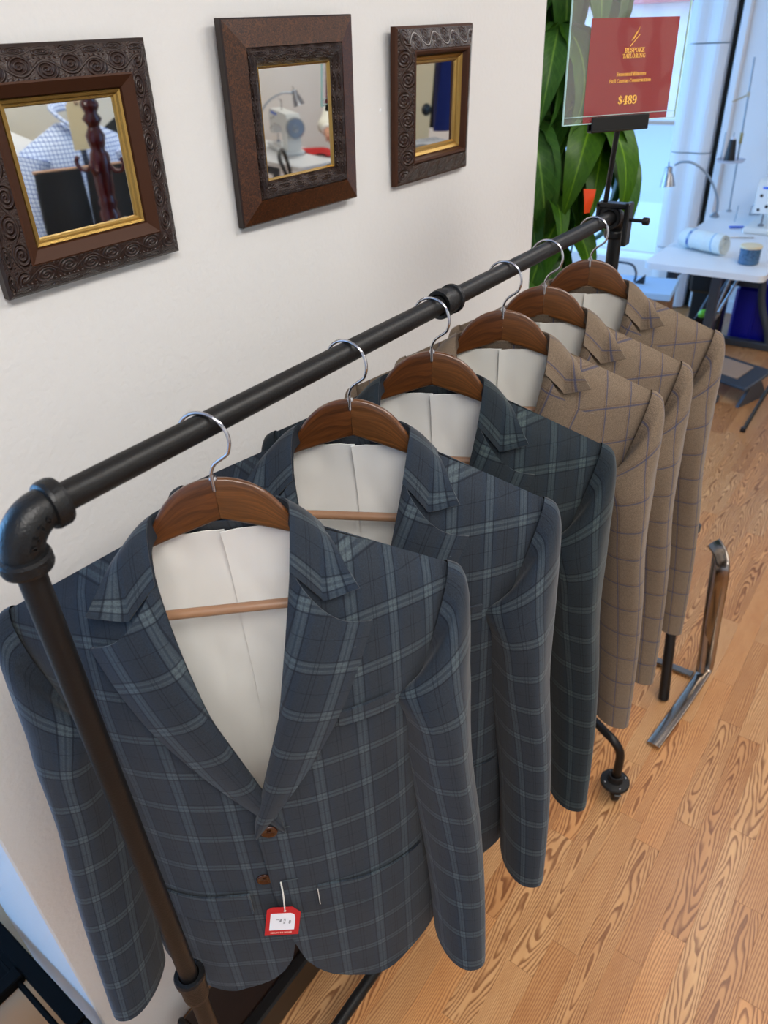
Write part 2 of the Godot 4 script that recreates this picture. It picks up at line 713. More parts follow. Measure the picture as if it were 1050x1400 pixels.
func slab(called: String, a: Vector3, b: Vector3, material: Material, label: String, category: String) -> MeshInstance3D:
	var lo := Vector3(minf(a.x, b.x), minf(a.y, b.y), minf(a.z, b.z))
	var hi := Vector3(maxf(a.x, b.x), maxf(a.y, b.y), maxf(a.z, b.z))
	return structure(called, box(hi - lo, 0.003), material, label, category, at((lo + hi) * 0.5))


func build_room() -> void:
	slab("wall_display", Vector3(-0.32, 0, -1.80), Vector3(0, TOP, -0.147), M.wall, "white textured wall behind the clothes rack with three mirrors on it", "wall")
	slab("ceiling", Vector3(LEFT - 0.2, TOP, -7.1), Vector3(RIGHT + 0.2, TOP + 0.15, BACK + 0.2), M.ceiling, "plain white ceiling over the whole shop floor", "ceiling")
	slab("wall_right", Vector3(RIGHT, 0, -7.1), Vector3(RIGHT + 0.2, TOP, BACK), M.white_paint, "plain white wall across the shop, seen in the mirrors", "wall")
	slab("wall_back", Vector3(LEFT, 0, BACK), Vector3(RIGHT, TOP, BACK + 0.2), M.white_paint, "plain white wall behind the viewer", "wall")
	# the side wall has two shop windows: z from -0.1 to 1.6 and from -5.2 to -2.8
	var x0 := LEFT - 0.2
	slab("wall_left", Vector3(x0, 0, BACK), Vector3(LEFT, 0.5, END), M.white_paint, "low white wall under the side windows", "wall")
	slab("wall_left_upper", Vector3(x0, 2.5, BACK), Vector3(LEFT, TOP, END), M.white_paint, "white wall band over the side windows", "wall")
	slab("wall_left_front", Vector3(x0, 0.5, BACK), Vector3(LEFT, 2.5, 1.6), M.white_paint, "white wall end beside the side window", "wall")
	slab("wall_left_middle", Vector3(x0, 0.5, -0.1), Vector3(LEFT, 2.5, -2.8), M.white_paint, "white wall pier between the two side windows", "wall")
	slab("wall_left_far", Vector3(x0, 0.5, -5.2), Vector3(LEFT, 2.5, END), M.white_paint, "white wall end beside the storefront corner", "wall")
	for k in 2:
		var z0: float = [-0.1, -5.2][k]
		var z1: float = [1.6, -2.8][k]
		var pane := structure("window_%d" % (k + 2), box(Vector3(0.008, 2.0, z1 - z0), 0.001), M.glass, ["clear side window by the entrance", "clear side window by the sewing corner"][k], "window", at(Vector3(LEFT - 0.1, 1.5, (z0 + z1) * 0.5)))
		for e in 2:
			part(pane, "window_frame", box(Vector3(0.06, 2.0, 0.05), 0.004), M.trim, at(Vector3(0, 0, (z1 - z0) * (0.5 if e == 0 else -0.5) + (-0.025 if e == 0 else 0.025))))
	# end wall: storefront glass from x -2.25 to -0.90, then a pilaster, a narrow gap, and a smooth white panel
	var z1 := END - 0.2
	slab("wall_far_low", Vector3(LEFT, 0, END), Vector3(-0.86, 0.30, z1), M.trim, "low white sill wall under the storefront glass", "wall")
	slab("wall_far_upper", Vector3(LEFT, 2.6, END), Vector3(-0.86, TOP, z1), M.white_paint, "white wall band over the storefront glass", "wall")
	var pane := structure("window_1", box(Vector3(1.42, 2.3, 0.01), 0.001), M.glass, "storefront glass behind the potted tree", "window", at(Vector3(-1.57, 1.45, END - 0.10)))
	part(pane, "window_frame", box(Vector3(0.06, 2.3, 0.08), 0.006), M.trim, at(Vector3(0.70, 0, 0)))
	part(pane, "window_frame", box(Vector3(0.06, 2.3, 0.08), 0.006), M.trim, at(Vector3(-0.70, 0, 0)))
	slab("wall_far", Vector3(-0.585, 0, END), Vector3(2.6, TOP, z1), M.white_paint, "smooth white panel wall behind the sewing table", "wall")
	slab("wall_recess_side", Vector3(2.4, 0, z1), Vector3(2.6, TOP, -6.9), M.white_paint, "white side wall of the recess across the shop", "wall")
	slab("wall_recess", Vector3(2.4, 0, -6.9), Vector3(RIGHT, TOP, -7.1), M.white_paint, "white end wall of the recess, seen in the burl mirror", "wall")
	slab("wall_partition", Vector3(2.75, 0, 0.6), Vector3(2.85, TOP, -2.75), M.cream_paint, "cream partition wall behind the garment rail", "wall")
	# pilaster: three rounded sections with seams between them
	var prof := PackedVector2Array()
	for k in 13:
		var t := k / 12.0
		prof.append(Vector2(lerpf(-0.13, 0.13, t), 0.035 + 0.03 * sin(t * PI) + 0.012 * sin(t * TAU * 1.5)))
	prof.append(Vector2(0.13, -0.16))
	prof.append(Vector2(-0.13, -0.16))
	var pil := structure("trim_1", box(Vector3(0.20, TOP, 0.10), 0.003), M.trim, "rounded white pilaster between storefront glass and panel wall", "trim", at(Vector3(-0.755, TOP * 0.5, END - 0.10)))
	var y := 0.0
	for seg_h in [0.42, 0.63, 0.63, 0.62, 0.60]:
		part(pil, "pilaster_panel", prism(prof, seg_h - 0.008), M.trim, Transform3D(Basis(Vector3.RIGHT, Vector3(0, 0, 1), Vector3(0, -1, 0)), Vector3(0, y + seg_h * 0.5 - TOP * 0.5, 0.10)))
		y += seg_h
	structure("trim_2", box(Vector3(0.05, TOP, 0.06), 0.002), M.dark_gap, "dark vertical gap beside the white pilaster", "gap", at(Vector3(-0.60, TOP * 0.5, END - 0.06)))
	structure("trim_3", box(Vector3(0.055, TOP, 0.03), 0.012), M.trim, "thin white edge strip on the panel wall", "trim", at(Vector3(-0.555, TOP * 0.5, END + 0.012)))
	structure("baseboard_far", box(Vector3(2.9, 0.09, 0.016), 0.003), M.trim, "white baseboard under the panel wall", "baseboard", at(Vector3(0.9, 0.045, END + 0.008)))
	# ceiling fittings: a glowing diffuser in a white tray, and a light of the same size under it
	var warm := Color(1.0, 0.98, 0.95)
	var glow := plain(Color(1, 1, 1), 0.5)
	glow.emission_enabled = true
	glow.emission = warm
	glow.emission_energy_multiplier = 1.4
	var spots := [[Vector3(1.5, 0, 0.35), 4.2], [Vector3(1.55, 0, -1.6), 3.0], [Vector3(4.2, 0, -1.4), 2.0], [Vector3(3.9, 0, -5.4), 3.6], [Vector3(0.95, 0, -3.1), 1.2]]
	for k in 5:
		var f := thing("ceiling_light", ["white flat ceiling light over the front end of the rack", "white flat ceiling light over the far end of the rack", "white flat ceiling light beyond the cream partition", "white flat ceiling light over the second sewing station", "white flat ceiling light before the first sewing table"][k], "lamp", spots[k][0] + Vector3(0, TOP, 0))
		part(f, "tray", box(Vector3(0.64, 0.05, 1.24), 0.006), M.white_paint, at(Vector3(0, -0.025, 0)))
		part(f, "diffuser", box(Vector3(0.60, 0.012, 1.20), 0.004), glow, at(Vector3(0, -0.054, 0)))
		area("ceiling_light_glow", Vector3(0, -0.075, 0), Vector3(-90, 0, 0), Vector2(0.6, 1.2), warm, spots[k][1], f)
	# the street
	slab("pavement", Vector3(-9, -0.25, END - 0.2), Vector3(2.4, -0.05, -9.5), plain(Color(0.82, 0.82, 0.82), 0.9), "pale concrete sidewalk outside the storefront", "sidewalk")
	slab("road", Vector3(-14, -0.36, -9.5), Vector3(2.4, -0.16, -18.0), plain(Color(0.74, 0.74, 0.75), 0.9), "sunlit pale road beyond the sidewalk", "road")
	slab("pavement_side", Vector3(LEFT - 6.0, -0.25, END - 0.2), Vector3(LEFT - 0.2, -0.05, 6.0), plain(Color(0.66, 0.66, 0.67), 0.9), "pale concrete ground outside the side windows", "sidewalk")
	var sb := thing("street_building", "pale pink shopfront building across the road", "building", Vector3(-6.5, -0.15, -18.5))
	part(sb, "wall", box(Vector3(14, 7, 0.6), 0.02), plain(Color(0.90, 0.89, 0.90), 0.9), at(Vector3(0, 3.5, -0.3)))
	part(sb, "fascia", box(Vector3(14, 0.7, 0.3), 0.02), plain(Color(0.84, 0.42, 0.47), 0.7), at(Vector3(0, 2.55, 0.15)))
	for k in 7:
		var wnd := part(sb, "window", box(Vector3(1.3, 1.9, 0.08), 0.01), plain(Color(0.42, 0.52, 0.62), 0.2), at(Vector3(-6.0 + k * 2.0, 4.1, 0.04)))
		part(wnd, "mullion", box(Vector3(0.12, 1.9, 0.06), 0.01), M.white_paint, at(Vector3(0.0, 0, 0.06)))


func build_floor() -> void:
	var floor := structure("floor", box(Vector3(RIGHT - LEFT, 0.12, BACK + 7.1), 0.003), M.oak_slab, "warm oak strip floor running along the rack", "floor", at(Vector3((RIGHT + LEFT) * 0.5, -0.066, (BACK - 7.1) * 0.5)))
	# strips 65 mm wide; the four finishes and twelve cuts of grain are shared between them
	var cuts := {}
	var n := 0
	for i in range(-9, 26):
		var x := 0.732 + (i - 0.5) * 0.0653 - 0.0653 * 9 + 0.0653 * 0.0
		var z := 0.35 - rng.randf() * 0.6
		while z > -5.65:
			var len: float = [0.42, 0.55, 0.70][rng.randi() % 3]
			var cut := rng.randi() % 8
			var tint := rng.randi() % 4
			var p := Vector3(x, 0, z - len * 0.5)
			z -= len
			# the strips that the rack, its wall and the picture's edge leave in view
			var rel := p - Vector3(0.88, 1.844, 0)
			var cx := rel.dot(Vector3(0.8031, -0.0451, -0.5942))
			var cy := rel.dot(Vector3(-0.2968, 0.8340, -0.4652))
			var cz := -rel.dot(Vector3(0.5165, 0.5500, 0.6563))
			if cz < 0.3 or absf(cx / cz) > 0.80 or absf(cy / cz) > 1.05 or p.x < -0.85 or (p.x < 0.0 and p.z > -1.7 and p.z < -0.3):
				continue
			if n >= 300:
				continue
			var key := "%d_%d" % [int(len * 100), cut]
			if not cuts.has(key):
				cuts[key] = strip(len, cut)
			part(floor, "plank", cuts[key], M["oak_%d" % tint], at(p - floor.position + Vector3(0, -0.0055, 0)))
			n += 1
	

func strip(len: float, cut: int) -> ArrayMesh:
	var m := box(Vector3(0.0651, 0.011, len - 0.0003), 0.0003)
	var arr := m.surface_get_arrays(0)
	var v: PackedVector3Array = arr[Mesh.ARRAY_VERTEX]
	var uv: PackedVector2Array = arr[Mesh.ARRAY_TEX_UV]
	for k in v.size():
		uv[k] = Vector2((cut + 0.04 + 0.92 * (v[k].x / 0.0648 + 0.5)) / 8.0, 0.02 + (v[k].z / len + 0.5) * len / 0.75)
	arr[Mesh.ARRAY_TEX_UV] = uv
	var out := ArrayMesh.new()
	out.add_surface_from_arrays(Mesh.PRIMITIVE_TRIANGLES, arr)
	return out


# ---------------------------------------------------------------- the rack of black pipe
func build_rack() -> void:
	var t := thing("clothes_rack", "black iron pipe clothes rack with threaded elbow on small casters", "clothes rack", Vector3(BAR_X, 0, -0.8))
	var z0 := -0.197   # uprights
	var z1 := -1.425
	var o := Vector3(0, 0, 0.8)
	var front := Vector3(0, 0, z0) + o
	var rear := Vector3(0, 0, z1) + o
	var y := BAR_Y
	var rail := 0.19
	# bar in two lengths, joined by a socket
	part(t, "hanging_bar", bar(Vector3(0, y, z0 - 0.03) + o, Vector3(0, y, -0.82) + o, BAR_R, 20), M.iron)
	part(t, "hanging_bar", bar(Vector3(0, y, -0.82) + o, Vector3(0, y, z1 + 0.02) + o, BAR_R * 0.98, 20), M.iron)
	var socket := []
	for p in [[0.0, 0.0145], [0.0, 0.0190], [0.008, 0.0198], [0.011, 0.0198], [0.012, 0.0178], [0.030, 0.0172], [0.031, 0.0196], [0.036, 0.0196], [0.038, 0.0185], [0.038, 0.0145]]:
		socket.append(Vector2(p[1], p[0]))
	part(t, "pipe_coupling", turned(socket, 28), M.iron_cast, Transform3D(Basis(Vector3.RIGHT, -PI / 2), Vector3(0, y, -0.806) + o))
	# uprights
	part(t, "upright", bar(Vector3(0, y - 0.03, z0) + o, Vector3(0, 0.77, z0) + o, BAR_R * 0.94, 20), M.iron)
	part(t, "upright", bar(Vector3(0, 0.78, z0) + o, Vector3(0, rail, z0) + o, BAR_R * 0.94, 20), M.iron)
	part(t, "upright", bar(Vector3(0, y - 0.03, z1) + o, Vector3(0, rail, z1) + o, BAR_R, 20), M.iron)
	var sleeve := []
	for p in [[-0.030, 0.0136], [-0.030, 0.0165], [-0.022, 0.0175], [0.012, 0.0175], [0.014, 0.0200], [0.024, 0.0205], [0.028, 0.019], [0.028, 0.0136]]:
		sleeve.append(Vector2(p[1], p[0]))
	part(t, "pipe_coupling", turned(sleeve, 28), M.iron_cast, at(Vector3(0, 0.790, z0) + o))
	# elbows: a cast bend with a thick lip at either mouth
	for e in 2:
		var c: Vector3 = front if e == 0 else rear
		var s := -1.0 if e == 0 else 1.0
		var pts := PackedVector3Array()
		var rr := PackedFloat32Array()
		for k in 13:
			var a := PI * 0.5 * k / 12.0
			pts.append(c + Vector3(0, y - 0.030 + 0.030 * sin(a), s * (0.030 - 0.030 * cos(a))))
			rr.append(0.0168 + 0.0012 * sin(a * 2.0))
		var el := part(t, "pipe_elbow", tube(pts, rr, 24), M.iron_cast)
		var lip := []
		for p in [[-0.002, 0.0140], [-0.002, 0.0200], [0.001, 0.0212], [0.009, 0.0212], [0.012, 0.0200], [0.013, 0.0168]]:
			lip.append(Vector2(p[1], p[0]))
		part(el, "elbow_lip", turned(lip, 28), M.iron_cast, at(c + Vector3(0, y - 0.041, 0)))
		part(el, "elbow_lip", turned(lip, 28), M.iron_cast, Transform3D(Basis(Vector3.RIGHT, -PI / 2 * s), c + Vector3(0, y, s * 0.041)) if s > 0 else Transform3D(Basis(Vector3.RIGHT, PI / 2), c + Vector3(0, y, -0.041)))
		if e == 0:
			# the maker's raised letters along the bend
			var word := "DSDS"
			for k in 4:
				var a := deg_to_rad(22.0 + 17.0 * k)
				var out := Vector3(0.98, 0.0, 0.0)
				var along := Vector3(0, cos(a), -sin(a))
				var dir := Vector3(1, 0, 0)
				var upv := along.cross(dir) * -1.0
				var pos := c + Vector3(0, y - 0.030 + 0.030 * sin(a), -(0.030 - 0.030 * cos(a))) + Vector3(0.0178 + 0.0008 * sin(a * 2.0), 0, 0)
				part(el, "raised_letter", text(word[k], 0.0085, 0.0022, "Droid Sans", true), M.iron_cast, Transform3D(Basis(along, dir.cross(along), dir), pos))
	# base: a long rail between tees, and a cross pipe at either end that bends down to a flange on casters
	part(t, "base_rail", bar(Vector3(0, rail, z0) + o, Vector3(0, rail, z1) + o, BAR_R, 16), M.iron)
	for e in 2:
		var c: Vector3 = front if e == 0 else rear
		var z := 0.0 if e == 0 else 0.045
		var tee := [bar(c + Vector3(0, rail - 0.03, 0), c + Vector3(0, rail + 0.035, 0), 0.019, 20), bar(c + Vector3(-0.035, rail, 0), c + Vector3(0.035, rail, 0), 0.019, 20)]
		part(t, "pipe_tee", join(tee), M.iron_cast)
		for s in [-1.0, 1.0]:
			var reach := 0.209 if s > 0 else 0.20
			var pts := smooth_path([c + Vector3(0.0, rail, 0), c + Vector3(s * 0.10, rail + 0.012, 0), c + Vector3(s * (reach - 0.055), rail + 0.025, z * 0.7), c + Vector3(s * (reach - 0.02), rail + 0.018, z), c + Vector3(s * reach, rail - 0.022, z), c + Vector3(s * reach, 0.07, z)], 6)
			part(t, "foot_pipe", tube(pts, BAR_R * 0.95, 16), M.iron)
			var fl := part(t, "floor_flange", turned([Vector2(0.0138, 0.034), Vector2(0.019, 0.034), Vector2(0.021, 0.014), Vector2(0.038, 0.011), Vector2(0.040, 0.008), Vector2(0.040, 0.002), Vector2(0.001, 0.0)], 28), M.iron_dull, at(c + Vector3(s * reach, 0.052, z)))
			for k in 4:
				var a := PI / 4 + PI / 2 * k
				part(fl, "bolt", lathe([Vector2(0.0, 0.0045), Vector2(0.003, 0.004), Vector2(0.0042, 0.0)], 10), M.brushed, at(Vector3(cos(a) * 0.030, 0.011, sin(a) * 0.030)))
			var fork := part(t, "caster", join([[box(Vector3(0.030, 0.004, 0.034), 0.001), at(Vector3(0, 0.050, 0))], [box(Vector3(0.003, 0.030, 0.020), 0.001), at(Vector3(0.013, 0.034, 0.008))], [box(Vector3(0.003, 0.030, 0.020), 0.001), at(Vector3(-0.013, 0.034, 0.008))]]), M.brushed, at(c + Vector3(s * reach, 0, z), Vector3(0, 35, 0)))
			part(fork, "wheel", lathe([Vector2(0.006, -0.009), Vector2(0.019, -0.009), Vector2(0.022, -0.006), Vector2(0.022, 0.006), Vector2(0.019, 0.009), Vector2(0.006, 0.009)], 24), M.black, Transform3D(Basis(Vector3.BACK, PI / 2), Vector3(0, 0.022, 0.012)))
			part(fork, "brake_pedal", box(Vector3(0.020, 0.007, 0.022), 0.002), M.black_satin, at(Vector3(0, 0.046, 0.030), Vector3(24, 0, 0)))


# ---------------------------------------------------------------- jackets and hangers
# Jacket axes: x across (towards the wearer's own arm that shows), y up from the hanger's neck, z to the front.
func lin(tab: Array, y: float) -> float:
	for k in tab.size() - 1:
		if y >= tab[k + 1][0]:
			var t := clampf((y - tab[k][0]) / (tab[k + 1][0] - tab[k][0]), 0.0, 1.0)
			t = t * t * (3.0 - 2.0 * t) if tab[k].size() > 2 else t
			return lerpf(tab[k][1], tab[k + 1][1], t)
	return tab[-1][1]


const HALF := [[-0.03, 0.244], [-0.135, 0.240], [-0.20, 0.220], [-0.26, 0.205], [-0.34, 0.204], [-0.50, 0.203], [-0.66, 0.214], [-0.90, 0.228]]
const EDGE := [[-0.03, 0.076], [-0.07, 0.070], [-0.25, 0.036], [-0.440, -0.018], [-0.60, -0.014], [-0.72, -0.004], [-0.79, 0.010], [-0.825, 0.026], [-0.85, 0.048], [-0.868, 0.078], [-0.875, 0.105]]
const HEM := -0.875
var flat := 1.0


func shoulder(x: float) -> float:
	return -0.049 - 0.49 * (maxf(absf(x), 0.066) - 0.066)


func front_z(x: float, y: float) -> float:
	var yd := shoulder(x) - y
	var e := clampf(yd / 0.20, 0.0, 1.0)
	var dome := sqrt(1.0 - (1.0 - e) * (1.0 - e))
	var across := pow(maxf(0.0, 1.0 - pow(clampf(absf(x) / (lin(HALF, y) + 0.017 * smoothstep(-0.40, -0.30, y)), 0.0, 1.0), 2.4)), 0.55)
	var deep := lin([[0.0, 0.088], [-0.25, 0.100], [-0.50, 0.094], [-0.88, 0.088]], y)
	var fold := 0.0045 * sin(x * 34.0 + y * 3.0) * smoothstep(-0.35, -0.8, y) * smoothstep(0.05, 0.12, absf(x))
	return (deep * dome * across + fold) * flat


func back_z(x: float, y: float) -> float:
	var yd := shoulder(x) - y
	var e := clampf(yd / 0.14, 0.0, 1.0)
	var dome := sqrt(1.0 - (1.0 - e) * (1.0 - e))
	var across := pow(maxf(0.0, 1.0 - pow(clampf(absf(x) / (lin(HALF, y) + 0.017 * smoothstep(-0.40, -0.30, y)), 0.0, 1.0), 2.6)), 0.55)
	return (-(0.034 + 0.020 * smoothstep(0.0, 0.4, yd)) * dome * across - 0.006 * dome) * flat


func jacket(fabric: Material, lining: Material, felt: Material, pointed := false) -> Node3D:
	var t := Node3D.new()
	t.name = "suit_jacket"
	var top := -0.05
	# nothing is thinner than a millimetre: wool 1.2, folded edges 3 to 4
	for sg in [1.0, -1.0]:
		var lift := 0.0045 if sg > 0.0 else 0.0
		var P := func(u: float, v: float) -> Vector3:
			var yn := lerpf(top, HEM, v)
			var xe := lin(EDGE, yn)
			var x := lerpf(xe, lin(HALF, yn), u)
			var y := yn + (shoulder(x) - top) * (1.0 - smoothstep(0.0, 0.42, v)) + 0.046 * u * u * smoothstep(0.72, 1.0, v)
			var z := front_z(x, y)
			return Vector3(x * sg, y, z + lift * (1.0 - smoothstep(0.2, 0.6, u)))
		var U := func(_u: float, _v: float, p: Vector3) -> Vector2:
			var a := absf(p.x)
			return Vector2((p.x + sg * 0.35 * maxf(0.0, a - 0.14)) + 0.007, -p.y)
		part(t, "front_panel", sheet(P, 26, 60, U, 0.0014, 1.0 if sg > 0 else -1.0), fabric)
		# the lapel, folded back from the button to the gorge
		var L := func(u: float, v: float) -> Vector3:
			var a := Vector2(lin(EDGE, lerpf(-0.082, -0.448, v)), lerpf(-0.082, -0.448, v))
			var w := pow(1.0 - v, 0.80)
			var tip := Vector2(0.147, -0.151)
			var foot := Vector2(-0.018, -0.460)
			var b := foot.lerp(tip, w) + Vector2(0.010, -0.006) * sin(w * PI)
			var p := a.lerp(b, u)
			p.y -= 0.013 * sin(u * PI) * pow(1.0 - v, 7.0)
			var z := front_z(maxf(p.x, 0.0), p.y) + lift + 0.0056 + 0.0115 * sin(pow(u, 0.7) * PI) * (1.0 - v * 0.75) + 0.0018 * u
			if u < 0.08:
				z -= (0.08 - u) * 0.05
			return Vector3(p.x * sg, p.y, z)
		var LU := func(u: float, v: float, p: Vector3) -> Vector2:
			# cut on its own grain, parallel to the outer edge
			var q := Vector2(p.x * sg, p.y).rotated(deg_to_rad(20.0))
			return Vector2(q.x + 0.021, -q.y + 0.01)
		part(t, "lapel", sheet(L, 14, 30, LU, 0.0022, -1.0 if sg < 0 else 1.0), fabric)
		# side and back
		var B := func(u: float, v: float) -> Vector3:
			var yn := lerpf(top, HEM + 0.02, v)
			var x := lerpf(0.0, lin(HALF, yn), u)
			var y := yn + (shoulder(x) - top) * (1.0 - smoothstep(0.0, 0.42, v)) * smoothstep(0.25, 0.4, u)
			return Vector3(x * sg, y, back_z(x, minf(y, shoulder(x) - 0.0001)))
		part(t, "back_panel", sheet(B, 16, 40, U, 0.0012, -1.0 if sg > 0 else 1.0), fabric)
		# lining inside the back, with soft puckers; the centre pleat comes from the overlap
		var N := func(u: float, v: float) -> Vector3:
			var yn := lerpf(-0.066, HEM + 0.05, v)
			var x := lerpf(-0.004 if sg > 0.0 else 0.0, lin(HALF, yn) - 0.006, u)
			var y := yn + (shoulder(x) - top + 0.006) * (1.0 - smoothstep(0.0, 0.42, v)) * smoothstep(0.25, 0.5, u)
			var z := back_z(maxf(x, 0.0), minf(y, shoulder(x) - 0.004)) + 0.006
			z += 0.0030 * n2(x * 26.0 + sg * 5.0, y * 6.0) + 0.0016 * n2(x * 70.0, y * 14.0 + sg * 3.0)
			z += (0.005 * (1.0 - smoothstep(0.0, 0.09, u)) if sg > 0.0 else 0.0)
			return Vector3(x * sg, y, z)
		part(t, "lining", sheet(N, 26, 46, U, 0.0008, -1.0 if sg > 0 else 1.0), lining)
		# inner facing of the front, a felt-dark strip of the same wool and lining behind it
		var F := func(u: float, v: float) -> Vector3:
			var p: Vector3 = P.call(0.02 + 0.95 * u, 0.04 + 0.94 * v)
			return p - Vector3(0, 0, 0.0045 + 0.003 * sin(u * PI))
		part(t, "facing", sheet(F, 10, 30, U, 0.0), lining)
		sleeve(t, sg, fabric, lining)
		pocket(t, sg, fabric)
	collar(t, fabric, felt)
	part(t, "lapel_buttonhole", bar(Vector3(0.108, -0.168, front_z(0.108, -0.168) + 0.0155), Vector3(0.126, -0.172, front_z(0.126, -0.172) + 0.0145), 0.0009, 6), M.thread)
	part(t, "flap_lining", bar(Vector3(0.0452, -0.598, front_z(0.045, -0.598) + 0.0075), Vector3(0.0452, -0.634, front_z(0.045, -0.634) + 0.0085), 0.0006, 6), M.white_thread)
	# breast pocket on the wearer's own side
	var W := func(u: float, v: float) -> Vector3:
		var x := lerpf(0.100, 0.166, u)
		var y := lerpf(-0.262, -0.286, v) - 0.004 * (u - 0.5) + 0.006 * u
		return Vector3(x, y, front_z(x, y) + 0.0072 - 0.0015 * v)
	part(t, "breast_pocket", sheet(W, 6, 3, func(_u, _v, p): return Vector2(p.x + 0.007 + 0.003, -p.y + 0.002), 0.0030), fabric)
	# two buttons; the upper is done up, the lower stays on the under panel
	for k in 2:
		var x: float = [-0.001, -0.0225][k]
		var y: float = [-0.449, -0.566][k]
		var bt := lathe([Vector2(0.0, 0.0018), Vector2(0.0055, 0.0016), Vector2(0.0078, 0.0032), Vector2(0.0100, 0.0030), Vector2(0.0108, 0.0012), Vector2(0.0095, 0.0), Vector2(0.0, 0.0)], 22)
		var b := part(t, "button", bt, M.button, Transform3D(Basis(Vector3.RIGHT, PI / 2), Vector3(x, y, front_z(0.0, y) + (0.0085 if k == 0 else 0.0002))))
		part(b, "thread", join([bar(Vector3(-0.0022, 0.0022, -0.0018), Vector3(0.0022, 0.0022, 0.0018), 0.0005, 6), bar(Vector3(0.0022, 0.0024, -0.0018), Vector3(-0.0022, 0.0024, 0.0018), 0.0005, 6)]), M.button)
	part(t, "buttonhole", bar(Vector3(0.000, -0.568, front_z(0.004, -0.568) + 0.0062), Vector3(0.022, -0.567, front_z(0.022, -0.567) + 0.0062), 0.0009, 6), M.thread)
	part(t, "buttonhole", bar(Vector3(0.012, -0.449, front_z(0.012, -0.449) + 0.0062), Vector3(0.024, -0.4485, front_z(0.024, -0.4485) + 0.0062), 0.0009, 6), M.thread)
	return t


func sleeve(t: Node3D, sg: float, fabric: Material, lining: Material) -> void:
	# rings: centre x y z, tilt of the sleeve's run (0 level, 90 down), half width, half depth
	var rings := [
		[0.212, -0.2265, 0.002, 15.0, 0.100, 0.030],
		[0.213, -0.229, 0.003, 24.0, 0.098, 0.041],
		[0.208, -0.233, 0.005, 36.0, 0.089, 0.053],
		[0.206, -0.249, 0.007, 52.0, 0.072, 0.063],
		[0.210, -0.280, 0.010, 69.0, 0.057, 0.069],
		[0.217, -0.325, 0.013, 82.0, 0.048, 0.071],
		[0.223, -0.420, 0.015, 90.0, 0.043, 0.069],
		[0.232, -0.520, 0.020, 92.0, 0.041, 0.066],
		[0.239, -0.620, 0.031, 97.0, 0.038, 0.062],
		[0.243, -0.720, 0.048, 100.0, 0.035, 0.058],
		[0.245, -0.825, 0.070, 101.0, 0.032, 0.055],
	]
	var rows := []
	var uvs := []
	var seg := 36
	var run := 0.0
	var steps := 5
	var last := Vector3.ZERO
	for k in (rings.size() - 1) * steps + 1:
		var i := mini(k / steps, rings.size() - 2)
		var f := float(k) / steps - i
		var q := []
		for c in 6:
			var p0: float = rings[maxi(i - 1, 0)][c]
			var p3: float = rings[mini(i + 2, rings.size() - 1)][c]
			q.append(cubic_interpolate(rings[i][c], rings[i + 1][c], p0, p3, f))
		var c := Vector3(q[0], q[1], q[2])
		if k > 0:
			run += c.distance_to(last)
		last = c
		var a: float = deg_to_rad(q[3])
		var out := Vector3(sin(a), cos(a), 0.0)
		var v := float(k) / ((rings.size() - 1) * steps)
		# the front leans with the sleeve's forward swing
		var fwd := Vector3(0.30 * smoothstep(0.4, 1.0, v), 0.10 * smoothstep(0.5, 1.0, v), 1).normalized()
		var row := PackedVector3Array()
		var ur := PackedVector2Array()
		for s in seg + 1:
			var w := TAU * s / seg
			var ripple := 1.0 + 0.045 * sin(w * 3.0 + v * 7.0) * smoothstep(0.22, 0.55, v) + 0.02 * sin(w * 7.0 - v * 11.0) * smoothstep(0.3, 0.5, v) * (1.0 - smoothstep(0.6, 0.8, v))
			var sq := pow(absf(cos(w)), 0.9) * signf(cos(w))
			var p: Vector3 = c + out * (sq * q[4] * ripple) + fwd * (sin(w) * q[5] * ripple * lerpf(1.0, flat, 0.55))
			row.append(Vector3(p.x * sg, p.y, p.z))
			ur.append(Vector2(w * 0.062 * sg + 0.012, run * 1.02 + 0.12))
		rows.append(row)
		uvs.append(ur)
	var m := part(t, "sleeve", grid(rows, uvs, true, sg < 0.0), fabric)
	# turned-in cuff
	var inner := []
	var iu := []
	for d in 3:
		var row := PackedVector3Array()
		for s in seg + 1:
			var e: Vector3 = rows[-1][s]
			var c := Vector3(rings[-1][0] * sg, rings[-1][1], rings[-1][2])
			row.append(e.lerp(c, [0.0, 0.05, 0.12][d]) + Vector3(0, [0.0, -0.001, 0.07][d], [0.0, 0.0, -0.012][d]))
		inner.append(row)
		iu.append(uvs[-1])
	part(m, "cuff_lining", grid(inner, iu, true, sg > 0.0), lining)
	for k in 4:
		var w := deg_to_rad(-62.0)
		var row: PackedVector3Array = rows[rows.size() - 3 - k * 1]
		var at_s := int(seg * 0.86)
		part(m, "sleeve_button", lathe([Vector2(0.0, 0.0016), Vector2(0.006, 0.0024), Vector2(0.0072, 0.001), Vector2(0.006, 0.0)], 12), M.button, Transform3D(Basis(Vector3.BACK, -PI / 2 * sg), row[at_s]))


func pocket(t: Node3D, sg: float, fabric: Material) -> void:
	var K := func(u: float, v: float) -> Vector3:
		var x := lerpf(0.046, 0.196, u)
		var y := -0.592 - 0.012 * u - 0.050 * v + 0.006 * v * pow(absf(u - 0.5) * 2.0, 6.0)
		return Vector3(x * sg, y, front_z(x, y) + 0.0068 + 0.0016 * v)
	part(t, "pocket_flap", sheet(K, 12, 5, func(_u, _v, p): return Vector2(p.x + sg * 0.35 * maxf(0.0, absf(p.x) - 0.14) + 0.007, -p.y + 0.003), 0.0028, 1.0 if sg > 0 else -1.0), fabric)


